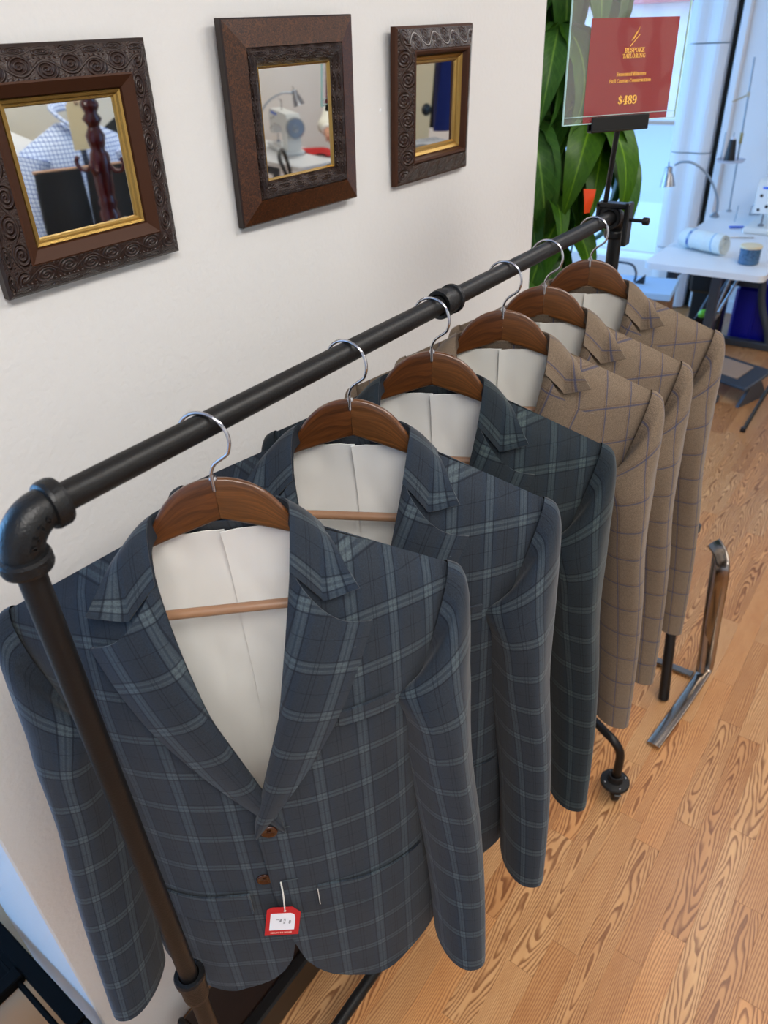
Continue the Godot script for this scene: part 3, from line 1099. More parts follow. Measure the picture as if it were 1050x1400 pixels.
func collar(t: Node3D, fabric: Material, felt: Material) -> void:
	# fold and outer edge from the gorge, over the neck, to the centre back
	var fold := smooth_path([Vector3(0.0665, -0.084, 0.052), Vector3(0.0705, -0.056, 0.030), Vector3(0.0720, -0.041, 0.006), Vector3(0.067, -0.044, -0.020), Vector3(0.044, -0.046, -0.040), Vector3(0.0, -0.046, -0.048)], 6)
	var outer := smooth_path([Vector3(0.136, -0.100, 0.070), Vector3(0.122, -0.084, 0.044), Vector3(0.107, -0.070, 0.012), Vector3(0.095, -0.078, -0.028), Vector3(0.058, -0.094, -0.056), Vector3(0.0, -0.098, -0.064)], 6)
	var base := smooth_path([Vector3(0.0665, -0.085, 0.051), Vector3(0.0700, -0.062, 0.028), Vector3(0.069, -0.060, 0.004), Vector3(0.061, -0.064, -0.020), Vector3(0.040, -0.066, -0.037), Vector3(0.0, -0.067, -0.044)], 6)
	var n := fold.size() - 1
	for sg in [1.0, -1.0]:
		var C := func(u: float, v: float) -> Vector3:
			var k := v * n
			var i := mini(int(k), n - 1)
			var f: Vector3 = fold[i].lerp(fold[i + 1], k - i)
			var e: Vector3 = outer[i].lerp(outer[i + 1], k - i)
			var p := f.lerp(e, u)
			# the free front end: along the gorge to the notch, then out to the point
			var gorge := Vector3(0.098, -0.118, 0.0)
			gorge.z = front_z(gorge.x, gorge.y) + 0.011
			var end := fold[0].lerp(gorge, u / 0.60) if u < 0.60 else gorge.lerp(outer[0], (u - 0.60) / 0.40)
			p = p.lerp(end + (p - fold[0].lerp(outer[0], u)), 1.0 - smoothstep(0.0, 0.32, v))
			p += Vector3(0.5, 0.6, 0.6).normalized() * 0.0045 * sin(pow(u, 0.75) * PI) * smoothstep(-0.2, 0.3, v)
			var floor_z := front_z(p.x, p.y) + 0.006
			if p.y < shoulder(p.x) and v < 0.45:
				p.z = maxf(p.z, floor_z)
			return Vector3(p.x * sg, p.y, p.z)
		var CU := func(u: float, v: float, p: Vector3) -> Vector2:
			return Vector2(0.028 + u * 0.062 * 1.02, v * 0.215 * 1.0 + 0.004)
		var m := part(t, "collar", sheet(C, 12, 30, CU, 0.0022, 1.0 if sg > 0 else -1.0), fabric)
		var S := func(u: float, v: float) -> Vector3:
			var k := v * n
			var i := mini(int(k), n - 1)
			var p: Vector3 = fold[i].lerp(fold[i + 1], k - i).lerp(base[i].lerp(base[i + 1], k - i), u)
			return Vector3(p.x * sg, p.y, p.z + 0.0005)
		part(m, "collar_stand", sheet(S, 4, 24, CU, 0.0015), felt)


func hanger(side_tone := false) -> Node3D:
	var t := Node3D.new()
	t.name = "coat_hanger"
	for sg in [1.0, -1.0]:
		var rows := []
		var uvs := []
		for k in 25:
			var x := 0.0002 + 0.165 * k / 24.0
			var topy := -(0.072 - sqrt(0.072 * 0.072 - x * x)) if x < 0.060 else -0.0322 - 1.5 * (x - 0.060) if x < 0.082 else -0.0652 - 0.52 * (x - 0.082)
			var tall := maxf(0.014, topy + 0.0485 + 0.33 * x) if x < 0.082 else 0.014
			var deep := lerpf(0.0085, 0.019, smoothstep(0.06, 0.2, x))
			var zc := 0.020 * pow(x / 0.2, 2.0) - 0.006
			var row := PackedVector3Array()
			var q := PackedVector2Array()
			for s in 21:
				var a := TAU * s / 20.0
				var ca := signf(cos(a)) * pow(absf(cos(a)), 0.45)
				var sa := signf(sin(a)) * pow(absf(sin(a)), 0.45)
				row.append(Vector3(x * sg, topy - tall * 0.5 + sa * tall * 0.5, zc + ca * deep * 0.5))
				q.append(Vector2((sa * 0.03 + ca * 0.006) * 8.0 + 0.3 + sg * 0.21, x * 3.5 + sg * 0.4))
			rows.append(row)
			uvs.append(q)
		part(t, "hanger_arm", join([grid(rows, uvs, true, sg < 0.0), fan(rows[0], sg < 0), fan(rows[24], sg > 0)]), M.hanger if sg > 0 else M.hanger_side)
	part(t, "trouser_bar", bar(Vector3(-0.158, -0.163, 0.004), Vector3(0.158, -0.163, 0.004), 0.0058, 14), M.dowel)
	for sg in [1.0, -1.0]:
		part(t, "bar_arm", bar(Vector3(0.152 * sg, -0.112, 0.006), Vector3(0.152 * sg, -0.166, 0.004), 0.0055, 8), M.hanger)
	var r := 0.0265
	var cy := 0.060 + BAR_R + 0.0019 - r
	var pts := [Vector3(0, -0.012, 0), Vector3(0, 0.004, 0), Vector3(0.0005, 0.010, 0), Vector3(0.006, 0.020, 0)]
	for k in 16:
		var a := deg_to_rad(-38.0 + k * 15.0)
		pts.append(Vector3(cos(a) * r, cy + sin(a) * r, 0))
	var turn := Basis(Vector3.UP, deg_to_rad(-22.0))
	for k in pts.size():
		pts[k] = turn * pts[k]
	var path := smooth_path(pts, 4)
	var hook := part(t, "hook", tube(path, 0.0019, 10), M.chrome)
	var ball := SphereMesh.new()
	ball.radius = 0.0031
	ball.height = 0.0062
	ball.radial_segments = 12
	ball.rings = 6
	part(hook, "hook_tip", ball, M.chrome, at(path[-1]))
	part(hook, "ferrule", turned([Vector2(0.0, 0.003), Vector2(0.0032, 0.003), Vector2(0.0042, 0.0005), Vector2(0.0042, -0.001)], 14), M.chrome, at(Vector3(0, -0.0005, -0.005)))
	return t


func build_jackets() -> void:
	var spots := [[-0.392, 43.0], [-0.611, 29.0], [-0.789, 27.0], [-0.988, 28.0], [-1.130, 27.0], [-1.315, 26.0]]
	var labels := [
		"slate blue plaid suit jacket with the red price tag hung on it",
		"slate blue plaid suit jacket between the tagged jacket and the darkest one",
		"dark plaid suit jacket hanging just before the brown ones",
		"brown windowpane jacket hanging beside the plaid ones",
		"brown windowpane jacket hanging in the middle of the three brown ones",
		"brown windowpane jacket hanging at the sign end of the rack",
	]
	var hlabels := [
		"brown wooden hanger holding the tagged plaid jacket",
		"brown wooden hanger holding the second plaid jacket from the elbow",
		"brown wooden hanger beside the black pipe coupling",
		"brown wooden hanger in the first brown jacket past the plaid ones",
		"brown wooden hanger in the middle brown jacket",
		"brown wooden hanger under the sign clamp",
	]
	flat = 0.87
	var blue := jacket(M.plaid, M.lining, M.navy_felt)
	flat = 0.68
	var tan := jacket(M.pane, M.lining_tan, M.tan_felt)
	flat = 0.87
	var hang := hanger()
	for k in 6:
		var j: Node3D = blue if k == 0 else tan if k == 3 else (blue if k < 3 else tan).duplicate()
		var h: Node3D = hang if k == 0 else hang.duplicate()
		for o in [j, h]:
			o.name = numbered("suit_jacket" if o == j else "coat_hanger")
			add_child(o)
			o.position = Vector3(BAR_X, 1.476, spots[k][0])
			o.rotation_degrees.y = spots[k][1]
		if k > 0:
			j.scale = Vector3(1.0, 0.975 if k < 3 else 0.96, 1.0)
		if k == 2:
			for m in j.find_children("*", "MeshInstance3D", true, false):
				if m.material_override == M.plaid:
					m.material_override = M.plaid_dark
		if k == 4:
			part(j, "basting_thread", tube(smooth_path([Vector3(0.268, -0.775, 0.020), Vector3(0.274, -0.790, 0.024), Vector3(0.272, -0.805, 0.026), Vector3(0.276, -0.825, 0.028)], 4), 0.0016, 6), M.yellow_thread)
		tag(j, labels[k], "jacket", "plaid suit jackets on the rack" if k < 3 else "brown windowpane jackets on the rack")
		tag(h, hlabels[k], "hanger", "wooden hangers on the rack")
	price_tag()


func price_tag() -> void:
	var frame := Transform3D(Basis(Vector3.UP, deg_to_rad(43.0)), Vector3(BAR_X, 1.476, -0.392))
	var top := Vector3(-0.001, -0.568, front_z(0.0, -0.568) + 0.0075)
	var t := thing("price_tag", "red swing tag with white label on a white string", "price tag", frame * top, 43.0)
	part(t, "string", tube(smooth_path([Vector3(0, 0, 0), Vector3(0.0005, -0.022, 0.005), Vector3(-0.001, -0.052, 0.008)], 6), 0.0011, 8), M.white_thread)
	part(t, "knot", lathe([Vector2(0.0, 0.002), Vector2(0.0021, 0.0), Vector2(0.0, -0.0025)], 10), M.white_thread, at(Vector3(-0.001, -0.053, 0.0088)))
	var w := 0.046
	var h := 0.050
	var poly := PackedVector2Array([Vector2(-w / 2, -h), Vector2(w / 2, -h), Vector2(w / 2, -0.010), Vector2(w / 2 - 0.012, 0), Vector2(-w / 2 + 0.007, 0), Vector2(-w / 2, -0.004)])
	var x := Transform3D(Basis.from_euler(Vector3(deg_to_rad(-12), deg_to_rad(4), deg_to_rad(-12))), Vector3(-0.001, -0.047, 0.0075))
	var card := part(t, "card", prism(poly, 0.0008), M.tag_red, x)
	part(card, "label", prism(PackedVector2Array([Vector2(-0.0175, -0.0405), Vector2(0.0165, -0.0405), Vector2(0.0165, -0.020), Vector2(0.0145, -0.013), Vector2(0.0095, -0.0105), Vector2(-0.0175, -0.0105)]), 0.0004), M.paper, at(Vector3(0, 0, 0.0005)))
	for l in [["L", 0.0048, -0.0075, -0.021], ["46L", 0.0038, -0.0032, -0.0225], ["US 36", 0.0036, 0.0022, -0.0245], ["489", 0.0038, 0.0095, -0.0265]]:
		part(card, "printed_line", text(l[0], l[1], 0.0002, "Droid Sans"), M.ink, at(Vector3(l[2], l[3], 0.0008), Vector3(0, 0, 86)))
	part(card, "printed_line", text("READY TO WEAR", 0.0038, 0.0002, "Droid Sans", true), plain(Color(0.92, 0.72, 0.66), 0.5), at(Vector3(-0.001, -0.0455, 0.0006)))


# ---------------------------------------------------------------- framed mirrors
# one mitred length of moulding; profile points are (distance in from the outer edge, height off the wall)
func rail(length: float, depth_in: float, profile: Array) -> ArrayMesh:
	var parts := []
	for k in profile.size() - 1:
		var a: Vector2 = profile[k]
		var b: Vector2 = profile[k + 1]
		var rows := []
		var uvs := []
		var run := a.distance_to(b)
		for p in [[a, 0.0], [b, run]]:
			var q: Vector2 = p[0]
			var hl := length * 0.5 - q.x
			rows.append(PackedVector3Array([Vector3(-hl, -q.x, q.y), Vector3(hl, -q.x, q.y)]))
			uvs.append(PackedVector2Array([Vector2(-hl * 16.0, 0.02 + p[1] / maxf(run, 0.001) * 0.96), Vector2(hl * 16.0, 0.02 + p[1] / maxf(run, 0.001) * 0.96)]))
		parts.append(grid(rows, uvs))
	return join(parts)


func framed_mirror(label: String, lo: Vector2, hi: Vector2, lean: float, swing: float, bands: Array) -> void:
	# lo and hi: z and y of the outer corners on the wall; bands: [material, profile]
	var size := hi - lo
	var c := (lo + hi) * 0.5
	var t := thing("framed_mirror", label, "mirror", Vector3(0.003, c.y, c.x), 90.0, "carved frame mirrors on the white wall")
	# a frame that hangs from a wire leans a little forward at its top
	t.transform.basis = Basis(Vector3.UP, PI / 2 - deg_to_rad(swing)) * Basis(Vector3.RIGHT, deg_to_rad(lean))
	t.position.x += size.y * 0.5 * sin(deg_to_rad(lean)) + size.x * 0.5 * sin(deg_to_rad(swing))
	var in_total := 0.0
	var zglass := 0.0
	for b in bands:
		var prof: Array = b[1]
		for s in 4:
			var len := size.x if s % 2 == 0 else size.y
			var off := size.y * 0.5 if s % 2 == 0 else size.x * 0.5
			var x := Transform3D(Basis(Vector3.BACK, deg_to_rad(-90.0 * s)), Vector3.ZERO)
			x.origin = x.basis * Vector3(0, off, 0)
			var m: Material = b[0] if not b[0] is Array else b[0][s]
			part(t, b[2], rail(len, 0.0, prof), m, x)
		in_total = prof[-1].x
		zglass = prof[-1].y
	part(t, "mirror_glass", box(Vector3(size.x - in_total * 2 + 0.002, size.y - in_total * 2 + 0.002, 0.004), 0.0005), M.mirror, at(Vector3(0, 0, zglass - 0.001)))
	part(t, "backing", box(Vector3(size.x - 0.010, size.y - 0.010, 0.006), 0.001), M.frame_dark, at(Vector3(0, 0, 0.003)))


func build_mirrors() -> void:
	# z runs away from the viewer as it falls: in the mirror's own axes x is -z
	var outer := [Vector2(0.0, 0.0), Vector2(0.0, 0.011), Vector2(0.003, 0.014)]
	framed_mirror("square mirror in a dark carved frame with a coat stand in its glass", Vector2(-0.670, 1.600), Vector2(-0.416, 1.850), 2.3, 0.0, [
		[M.frame_dark, outer, "frame_edge"],
		[M.carved, [Vector2(0.003, 0.014), Vector2(0.012, 0.0185), Vector2(0.033, 0.0225)], "carved_band"],
		[M.frame_brown, [Vector2(0.033, 0.0225), Vector2(0.035, 0.0235), Vector2(0.0475, 0.016), Vector2(0.0490, 0.012)], "frame_moulding"],
		[M.gilt, [Vector2(0.0490, 0.012), Vector2(0.0500, 0.0145), Vector2(0.0530, 0.0135), Vector2(0.0545, 0.0105), Vector2(0.0570, 0.0100), Vector2(0.0585, 0.0060)], "gilt_slip"],
	])
	framed_mirror("square mirror in a flat burl frame with carved inner border", Vector2(-1.064, 1.603), Vector2(-0.797, 1.867), 2.3, 1.6, [
		[M.frame_dark, [Vector2(0.0, 0.0), Vector2(0.0, 0.010), Vector2(0.002, 0.012)], "frame_edge"],
		[M.burl, [Vector2(0.002, 0.012), Vector2(0.034, 0.0195), Vector2(0.0345, 0.0175)], "burl_band"],
		[M.carved, [Vector2(0.0345, 0.0175), Vector2(0.038, 0.0215), Vector2(0.044, 0.0225), Vector2(0.052, 0.0185), Vector2(0.0575, 0.0125)], "carved_band"],
		[M.gilt, [Vector2(0.0575, 0.0125), Vector2(0.0585, 0.0135), Vector2(0.0615, 0.0085)], "gilt_slip"],
	])
	framed_mirror("square mirror in a brown frame with shiny scroll carving along its top", Vector2(-1.443, 1.598), Vector2(-1.190, 1.848), 2.3, 0.0, [
		[M.frame_brown, [Vector2(0.0, 0.0), Vector2(0.0, 0.009), Vector2(0.004, 0.012)], "frame_edge"],
		[M.carved_shiny, [Vector2(0.004, 0.012), Vector2(0.034, 0.0270), Vector2(0.0345, 0.0255)], "carved_band"],
		[M.frame_brown, [Vector2(0.0345, 0.0255), Vector2(0.037, 0.0275), Vector2(0.041, 0.0260), Vector2(0.045, 0.0165)], "frame_moulding"],
		[M.gilt, [Vector2(0.045, 0.0165), Vector2(0.0465, 0.0180), Vector2(0.0510, 0.0150), Vector2(0.0525, 0.0120), Vector2(0.0560, 0.0115), Vector2(0.0590, 0.0070)], "gilt_slip"],
	])
	# small scuffs where something was once screwed to the wall
	single("wall_dimple", lathe([Vector2(0.0, 0.0012), Vector2(0.0022, 0.0006), Vector2(0.0032, 0.0)], 10), M.trim, "tiny filled screw hole in the white wall between two mirrors", "filler", Transform3D(Basis(Vector3.BACK, -PI / 2), Vector3(0.0, 1.726, -1.170)))


# ---------------------------------------------------------------- price sign on the end of the rack
func lettering(parent: Node, s: String, width: float, x: float, y: float, z: float, m: Material, font := "Droid Serif", bold := false, turn := 0.0) -> void:
	var t := text(s, 0.02, 0.0008, font, bold)
	var k := width / t.get_aabb().size.x
	part(parent, "lettering", t, m, Transform3D(Basis(Vector3.BACK, deg_to_rad(turn)).scaled_local(Vector3(k, k, k * 0.5)), Vector3(x, y, z)))


func build_sign() -> void:
	var foot := Vector3(0.350, 0, -1.392)
	var t := thing("sign_stand", "black metal sign stand clamped on the rack end", "sign stand", foot)
	var y := BAR_Y
	var b := Basis.from_euler(Vector3(deg_to_rad(-1.66), deg_to_rad(59.4), deg_to_rad(-1.15)))
	var centre := Vector3(0.363, 1.769, -1.385)
	var clamp_shape := [[box(Vector3(0.060, 0.009, 0.024), 0.002), at(Vector3(0.004, y + 0.021, 0))], [box(Vector3(0.010, 0.075, 0.024), 0.002), at(Vector3(0.032, y - 0.010, 0))], [box(Vector3(0.008, 0.050, 0.024), 0.002), at(Vector3(-0.022, y + 0.001, 0))]]
	part(t, "clamp", join(clamp_shape), M.black_satin, at(Vector3(0.006, 0, 0)))
	var screw := part(t, "thumb_screw", bar(Vector3(0.0, 0, 0), Vector3(0.030, 0, 0), 0.0032, 10), M.black_satin, at(Vector3(0.040, y - 0.002, 0.0)))
	part(screw, "screw_knob", lathe([Vector2(0.0, 0.0), Vector2(0.006, 0.0), Vector2(0.0068, 0.002), Vector2(0.0068, 0.009), Vector2(0.006, 0.011), Vector2(0.0, 0.011)], 12), M.black, Transform3D(Basis(Vector3.BACK, -PI / 2), Vector3(0.026, 0, 0)))
	var head := centre + b * Vector3(-0.012, -0.084, -0.002) - foot
	part(t, "pole", bar(Vector3(-0.008, y + 0.02, 0), head, 0.0046, 12), M.black_satin)
	part(t, "clip", join([[box(Vector3(0.119, 0.022, 0.0035), 0.0016), at(Vector3(0, 0.008, 0.0055))], [box(Vector3(0.119, 0.004, 0.014), 0.0015), at(Vector3(0, -0.003, 0.0005))], [box(Vector3(0.119, 0.020, 0.003), 0.001), at(Vector3(0, 0.007, -0.0050))]]), M.black_satin, Transform3D(b, head))
	var s := thing("price_sign", "red price card in a clear acrylic holder with gold lettering", "sign", centre)
	s.transform.basis = b
	var w := 0.233
	var h := 0.225
	var px := -0.0105
	var py := -0.0745 + h * 0.5
	part(s, "acrylic_panel", box(Vector3(w, h, 0.0035), 0.0008), M.acrylic, at(Vector3(px, py, 0)))
	part(s, "panel_edge", join([[box(Vector3(0.0014, h, 0.0037), 0.0003), at(Vector3(px - w * 0.5, py, 0))], [box(Vector3(0.0014, h, 0.0037), 0.0003), at(Vector3(px + w * 0.5, py, 0))], [box(Vector3(w, 0.0014, 0.0037), 0.0003), at(Vector3(px, py - h * 0.5, 0))], [box(Vector3(w, 0.0008, 0.0037), 0.0003), at(Vector3(px, py - h * 0.5 + 0.011, 0))]]), M.glass_edge)
	var card := part(s, "card", box(Vector3(0.175, 0.147, 0.0006), 0.0002), M.card_red)
	lettering(card, "BESPOKE", 0.040, 0.001, 0.0285, 0.0022, M.gold_ink, "Droid Serif", true)
	lettering(card, "TAILORING", 0.046, 0.001, 0.0205, 0.0022, M.gold_ink, "Droid Serif", true)
	lettering(card, "Seasonal Blazers", 0.060, 0.0, -0.005, 0.0022, M.gold_ink, "Droid Serif", true)
	lettering(card, "Full Canvas Construction", 0.085, -0.001, -0.0145, 0.0022, M.gold_ink, "Droid Serif", true)
	lettering(card, "$489", 0.038, -0.002, -0.043, 0.0022, M.gold_ink, "Droid Serif", true)
	# the small emblem: a plume of curved strokes on a slanting quill
	var strokes := []
	for k in 5:
		var x0 := -0.004 + k * 0.0016
		var y0 := -0.003 + k * 0.0024
		strokes.append(tube(smooth_path([Vector3(x0 - 0.004, y0 - 0.001, 0), Vector3(x0 + 0.001, y0 + 0.002, 0), Vector3(x0 + 0.004, y0 + 0.008, 0)], 5), PackedFloat32Array([0.0004, 0.0007, 0.0009, 0.0011, 0.0012, 0.0012, 0.0011, 0.0009, 0.0007, 0.0005, 0.0003]), 6, true, 0.4))
	strokes.append(bar(Vector3(-0.009, -0.012, 0), Vector3(0.008, 0.004, 0), 0.0006, 6))
	part(card, "emblem", join(strokes), M.gold_ink, at(Vector3(0.0, 0.046, 0.0022)))


# ---------------------------------------------------------------- potted money tree past the end of the wall
func leaf_mesh(length: float, width: float, droop: float, curl: float) -> ArrayMesh:
	var L := func(u: float, v: float) -> Vector3:
		var a := (u - 0.5) * 2.0
		var wv := width * 0.5 * pow(sin(pow(v, 0.72) * PI), 0.85) * (1.0 - 0.25 * v)
		var ang := droop * v
		var x := a * wv
		var along := length * v
		var lift := absf(a) * wv * curl + 0.004 * sin(v * 38.0) * absf(a) * (1.0 - v)
		var y := -along * sin(ang * 0.62) + lift * cos(ang)
		var z := along * cos(ang * 0.62) + lift * sin(ang)
		return Vector3(x, y, z)
	return sheet(L, 6, 14, func(u, v, _p): return Vector2(u, v), 0.0007)


func build_plant() -> void:
	var lt := tex(96, 256, func(x: int, y: int) -> Color:
		var a := (x / 95.0 - 0.5) * 2.0
		var v := y / 255.0
		var vein := fposmod(v * 15.0 - absf(a) * 2.6, 1.0)
		var rib := 1.0 - smoothstep(0.03, 0.08, absf(a))
		var side := (1.0 - smoothstep(0.0, 0.10, minf(vein, 1.0 - vein))) * 0.5
		var c := Color(0.235, 0.42, 0.17).lerp(Color(0.34, 0.54, 0.22), 0.5 + 0.5 * n2(a * 3.0, v * 9.0))
		c = c.lerp(Color(0.55, 0.74, 0.32), clampf(rib * 0.8 + side * 0.45, 0.0, 1.0))
		return c)
	var mats := []
	for k in 4:
		var m := plain([Color(1, 1, 1), Color(0.80, 0.86, 0.80), Color(1.0, 1.0, 0.75), Color(1.0, 1.0, 0.55)][k], 0.36)
		m.albedo_texture = lt
		m.backlight_enabled = true
		m.backlight = Color(0.9, 1.0, 0.45)
		m.metallic_specular = 0.45
		mats.append(m)
	var stem := plain(Color(0.36, 0.50, 0.20), 0.5)
	var bark := plain(Color(0.42, 0.36, 0.25), 0.85)
	var t := thing("potted_tree", "tall leafy green money tree in a pot past the end of the white wall", "plant", Vector3(-0.20, 0, -2.22))
	var pot := part(t, "pot", turned([Vector2(0.0, 0.0), Vector2(0.13, 0.0), Vector2(0.17, 0.30), Vector2(0.185, 0.30), Vector2(0.185, 0.34), Vector2(0.165, 0.34), Vector2(0.155, 0.30), Vector2(0.0, 0.30)], 28), plain(Color(0.78, 0.76, 0.72), 0.5))
	part(pot, "soil", lathe([Vector2(0.0, 0.305), Vector2(0.155, 0.302)], 20), plain(Color(0.10, 0.07, 0.05), 0.95))
	for k in 3:
		var a := TAU * k / 3.0
		part(t, "trunk", tube(smooth_path([Vector3(cos(a) * 0.04, 0.28, sin(a) * 0.04), Vector3(cos(a + 1.6) * 0.03, 0.7, sin(a + 1.6) * 0.03), Vector3(cos(a + 3.0) * 0.03, 1.1, sin(a + 3.0) * 0.03), Vector3(cos(a + 4.2) * 0.02, 1.42, sin(a + 4.2) * 0.02)], 8), 0.021, 12), bark)
	# leaf clusters: where the stalk ends, and which way its fan of leaves looks
	var r := RandomNumberGenerator.new()
	r.seed = 21
	var shapes := []
	for k in 5:
		shapes.append(leaf_mesh(0.22 + 0.026 * k, 0.088 + 0.009 * k, 1.15 + 0.22 * k, 0.22))
	var clusters := [
		[Vector3(-0.06, 1.74, 0.10), 20.0], [Vector3(0.03, 1.82, 0.16), 60.0], [Vector3(0.10, 1.90, 0.02), 10.0], [Vector3(-0.05, 1.95, 0.06), 100.0],
		[Vector3(0.14, 1.66, 0.06), 40.0], [Vector3(0.05, 1.62, 0.18), 65.0], [Vector3(-0.04, 1.54, 0.20), 30.0], [Vector3(0.19, 1.55, -0.02), 15.0],
		[Vector3(0.08, 1.46, 0.14), 80.0], [Vector3(-0.04, 1.38, 0.16), 45.0], [Vector3(0.12, 1.36, 0.05), 5.0], [Vector3(0.02, 2.04, 0.10), 60.0],
		[Vector3(0.14, 2.02, 0.06), 30.0], [Vector3(0.0, 1.24, 0.14), 50.0], [Vector3(-0.05, 1.84, -0.10), 140.0], [Vector3(-0.10, 1.66, 0.02), 75.0],
		[Vector3(0.02, 1.74, 0.02), 30.0], [Vector3(-0.08, 1.48, 0.06), 60.0], [Vector3(0.06, 1.30, 0.10), 30.0], [Vector3(-0.09, 2.00, 0.14), 50.0],
		[Vector3(0.18, 1.62, 0.06), 55.0], [Vector3(0.10, 1.84, 0.14), 75.0],
	]
	for c in clusters:
		var tip: Vector3 = c[0]
		var root := Vector3(tip.x * 0.25, minf(1.42, tip.y - 0.12), tip.z * 0.25)
		var st := part(t, "stalk", tube(smooth_path([root, root.lerp(tip, 0.5) + Vector3(0, 0.05, 0), tip], 6), 0.0036, 8), stem)
		var n := 5 + r.randi() % 2
		for k in n:
			var yaw: float = c[1] + (k - (n - 1) * 0.5) * 52.0 + r.randf_range(-12, 12)
			var m: Material = mats[0] if r.randf() < 0.5 else mats[1 + r.randi() % 3]
			var shape: ArrayMesh = shapes[r.randi() % 5]
			part(t, "leaf", shape, m, Transform3D(Basis(Vector3.UP, deg_to_rad(yaw)) * Basis(Vector3.RIGHT, deg_to_rad(r.randf_range(-6, 26))) * Basis(Vector3.BACK, deg_to_rad(r.randf_range(-18, 18))), tip))
	# an orange plant tag among the leaves
	single("orange_ribbon", sheet(func(u, v): return Vector3((u - 0.5) * 0.03 * (1.0 - 0.5 * v), -v * 0.06, 0.012 * sin(v * 3.0 + u)), 4, 8, func(u, v, _p): return Vector2(u, v), 0.0015), plain(Color(0.93, 0.30, 0.08), 0.5), "small bright orange ribbon among the tree leaves", "ribbon", at(Vector3(0.088, 1.480, -1.93), Vector3(0, 30, 0)))


# ---------------------------------------------------------------- sewing corner
func sewing_table(label: String, where: Vector3, turn: float, size: Vector2) -> Node3D:
	# origin on the floor under the middle of the top
	var t := thing("sewing_table", label, "table", where, turn)
	var top := prism(round_rect(size.x, size.y, 0.035, 6), 0.032)
	part(t, "tabletop", top, plain(Color(0.88, 0.89, 0.90), 0.35), Transform3D(Basis(Vector3.RIGHT, -PI / 2), Vector3(0, 0.734, 0)))
	var steel: Material = M.steel
	var zf := size.y * 0.5 - 0.125
	var zb := -(size.y * 0.5 - 0.375)
	for x in [-0.175, 0.055]:
		part(t, "leg", box(Vector3(0.048, 0.70, 0.040), 0.005), steel, at(Vector3(x, 0.368, zf)))
	part(t, "foot_rail", box(Vector3(0.46, 0.04, 0.05), 0.006), steel, at(Vector3(-0.04, 0.0205, zf)))
	part(t, "leg", tube(smooth_path([Vector3(0.105, 0.715, zb), Vector3(0.105, 0.52, zb), Vector3(0.113, 0.40, zb), Vector3(0.140, 0.27, zb), Vector3(0.205, 0.12, zb), Vector3(0.225, 0.035, zb)], 6), 0.023, 12), steel)
	part(t, "leg", box(Vector3(0.048, 0.70, 0.040), 0.005), steel, at(Vector3(-0.20, 0.368, zb)))
	part(t, "foot_rail", box(Vector3(0.60, 0.045, 0.055), 0.006), steel, at(Vector3(0.06, 0.023, zb)))
	part(t, "brace", box(Vector3(0.30, 0.035, 0.028), 0.005), steel, at(Vector3(-0.04, 0.40, zb)))
	part(t, "stretcher", box(Vector3(0.04, 0.05, zf - zb), 0.005), steel, at(Vector3(-0.19, 0.66, (zf + zb) * 0.5)))
	return t


func gooseneck_lamp(label: String, foot: Vector3, pts: Array, head_at: Vector3, aim: Vector3) -> void:
	var t := thing("gooseneck_lamp", label, "lamp", foot)
	part(t, "base", turned([Vector2(0, 0.0), Vector2(0.028, 0.0), Vector2(0.028, 0.012), Vector2(0.010, 0.030), Vector2(0.0, 0.030)], 20), M.brushed)
	part(t, "neck", tube(smooth_path(pts, 8), 0.007, 12), M.steel_light)
	var b := Basis(Quaternion(Vector3.DOWN, aim.normalized()))
	var shade := part(t, "shade", lathe([Vector2(0.006, 0.060), Vector2(0.020, 0.058), Vector2(0.024, 0.050), Vector2(0.024, 0.020), Vector2(0.030, 0.014), Vector2(0.046, -0.055), Vector2(0.044, -0.055), Vector2(0.028, 0.010), Vector2(0.006, 0.05)], 24), M.brushed, Transform3D(b, head_at))
	part(shade, "switch", bar(Vector3(0, 0.058, 0), Vector3(0, 0.085, 0), 0.003, 8), M.black)


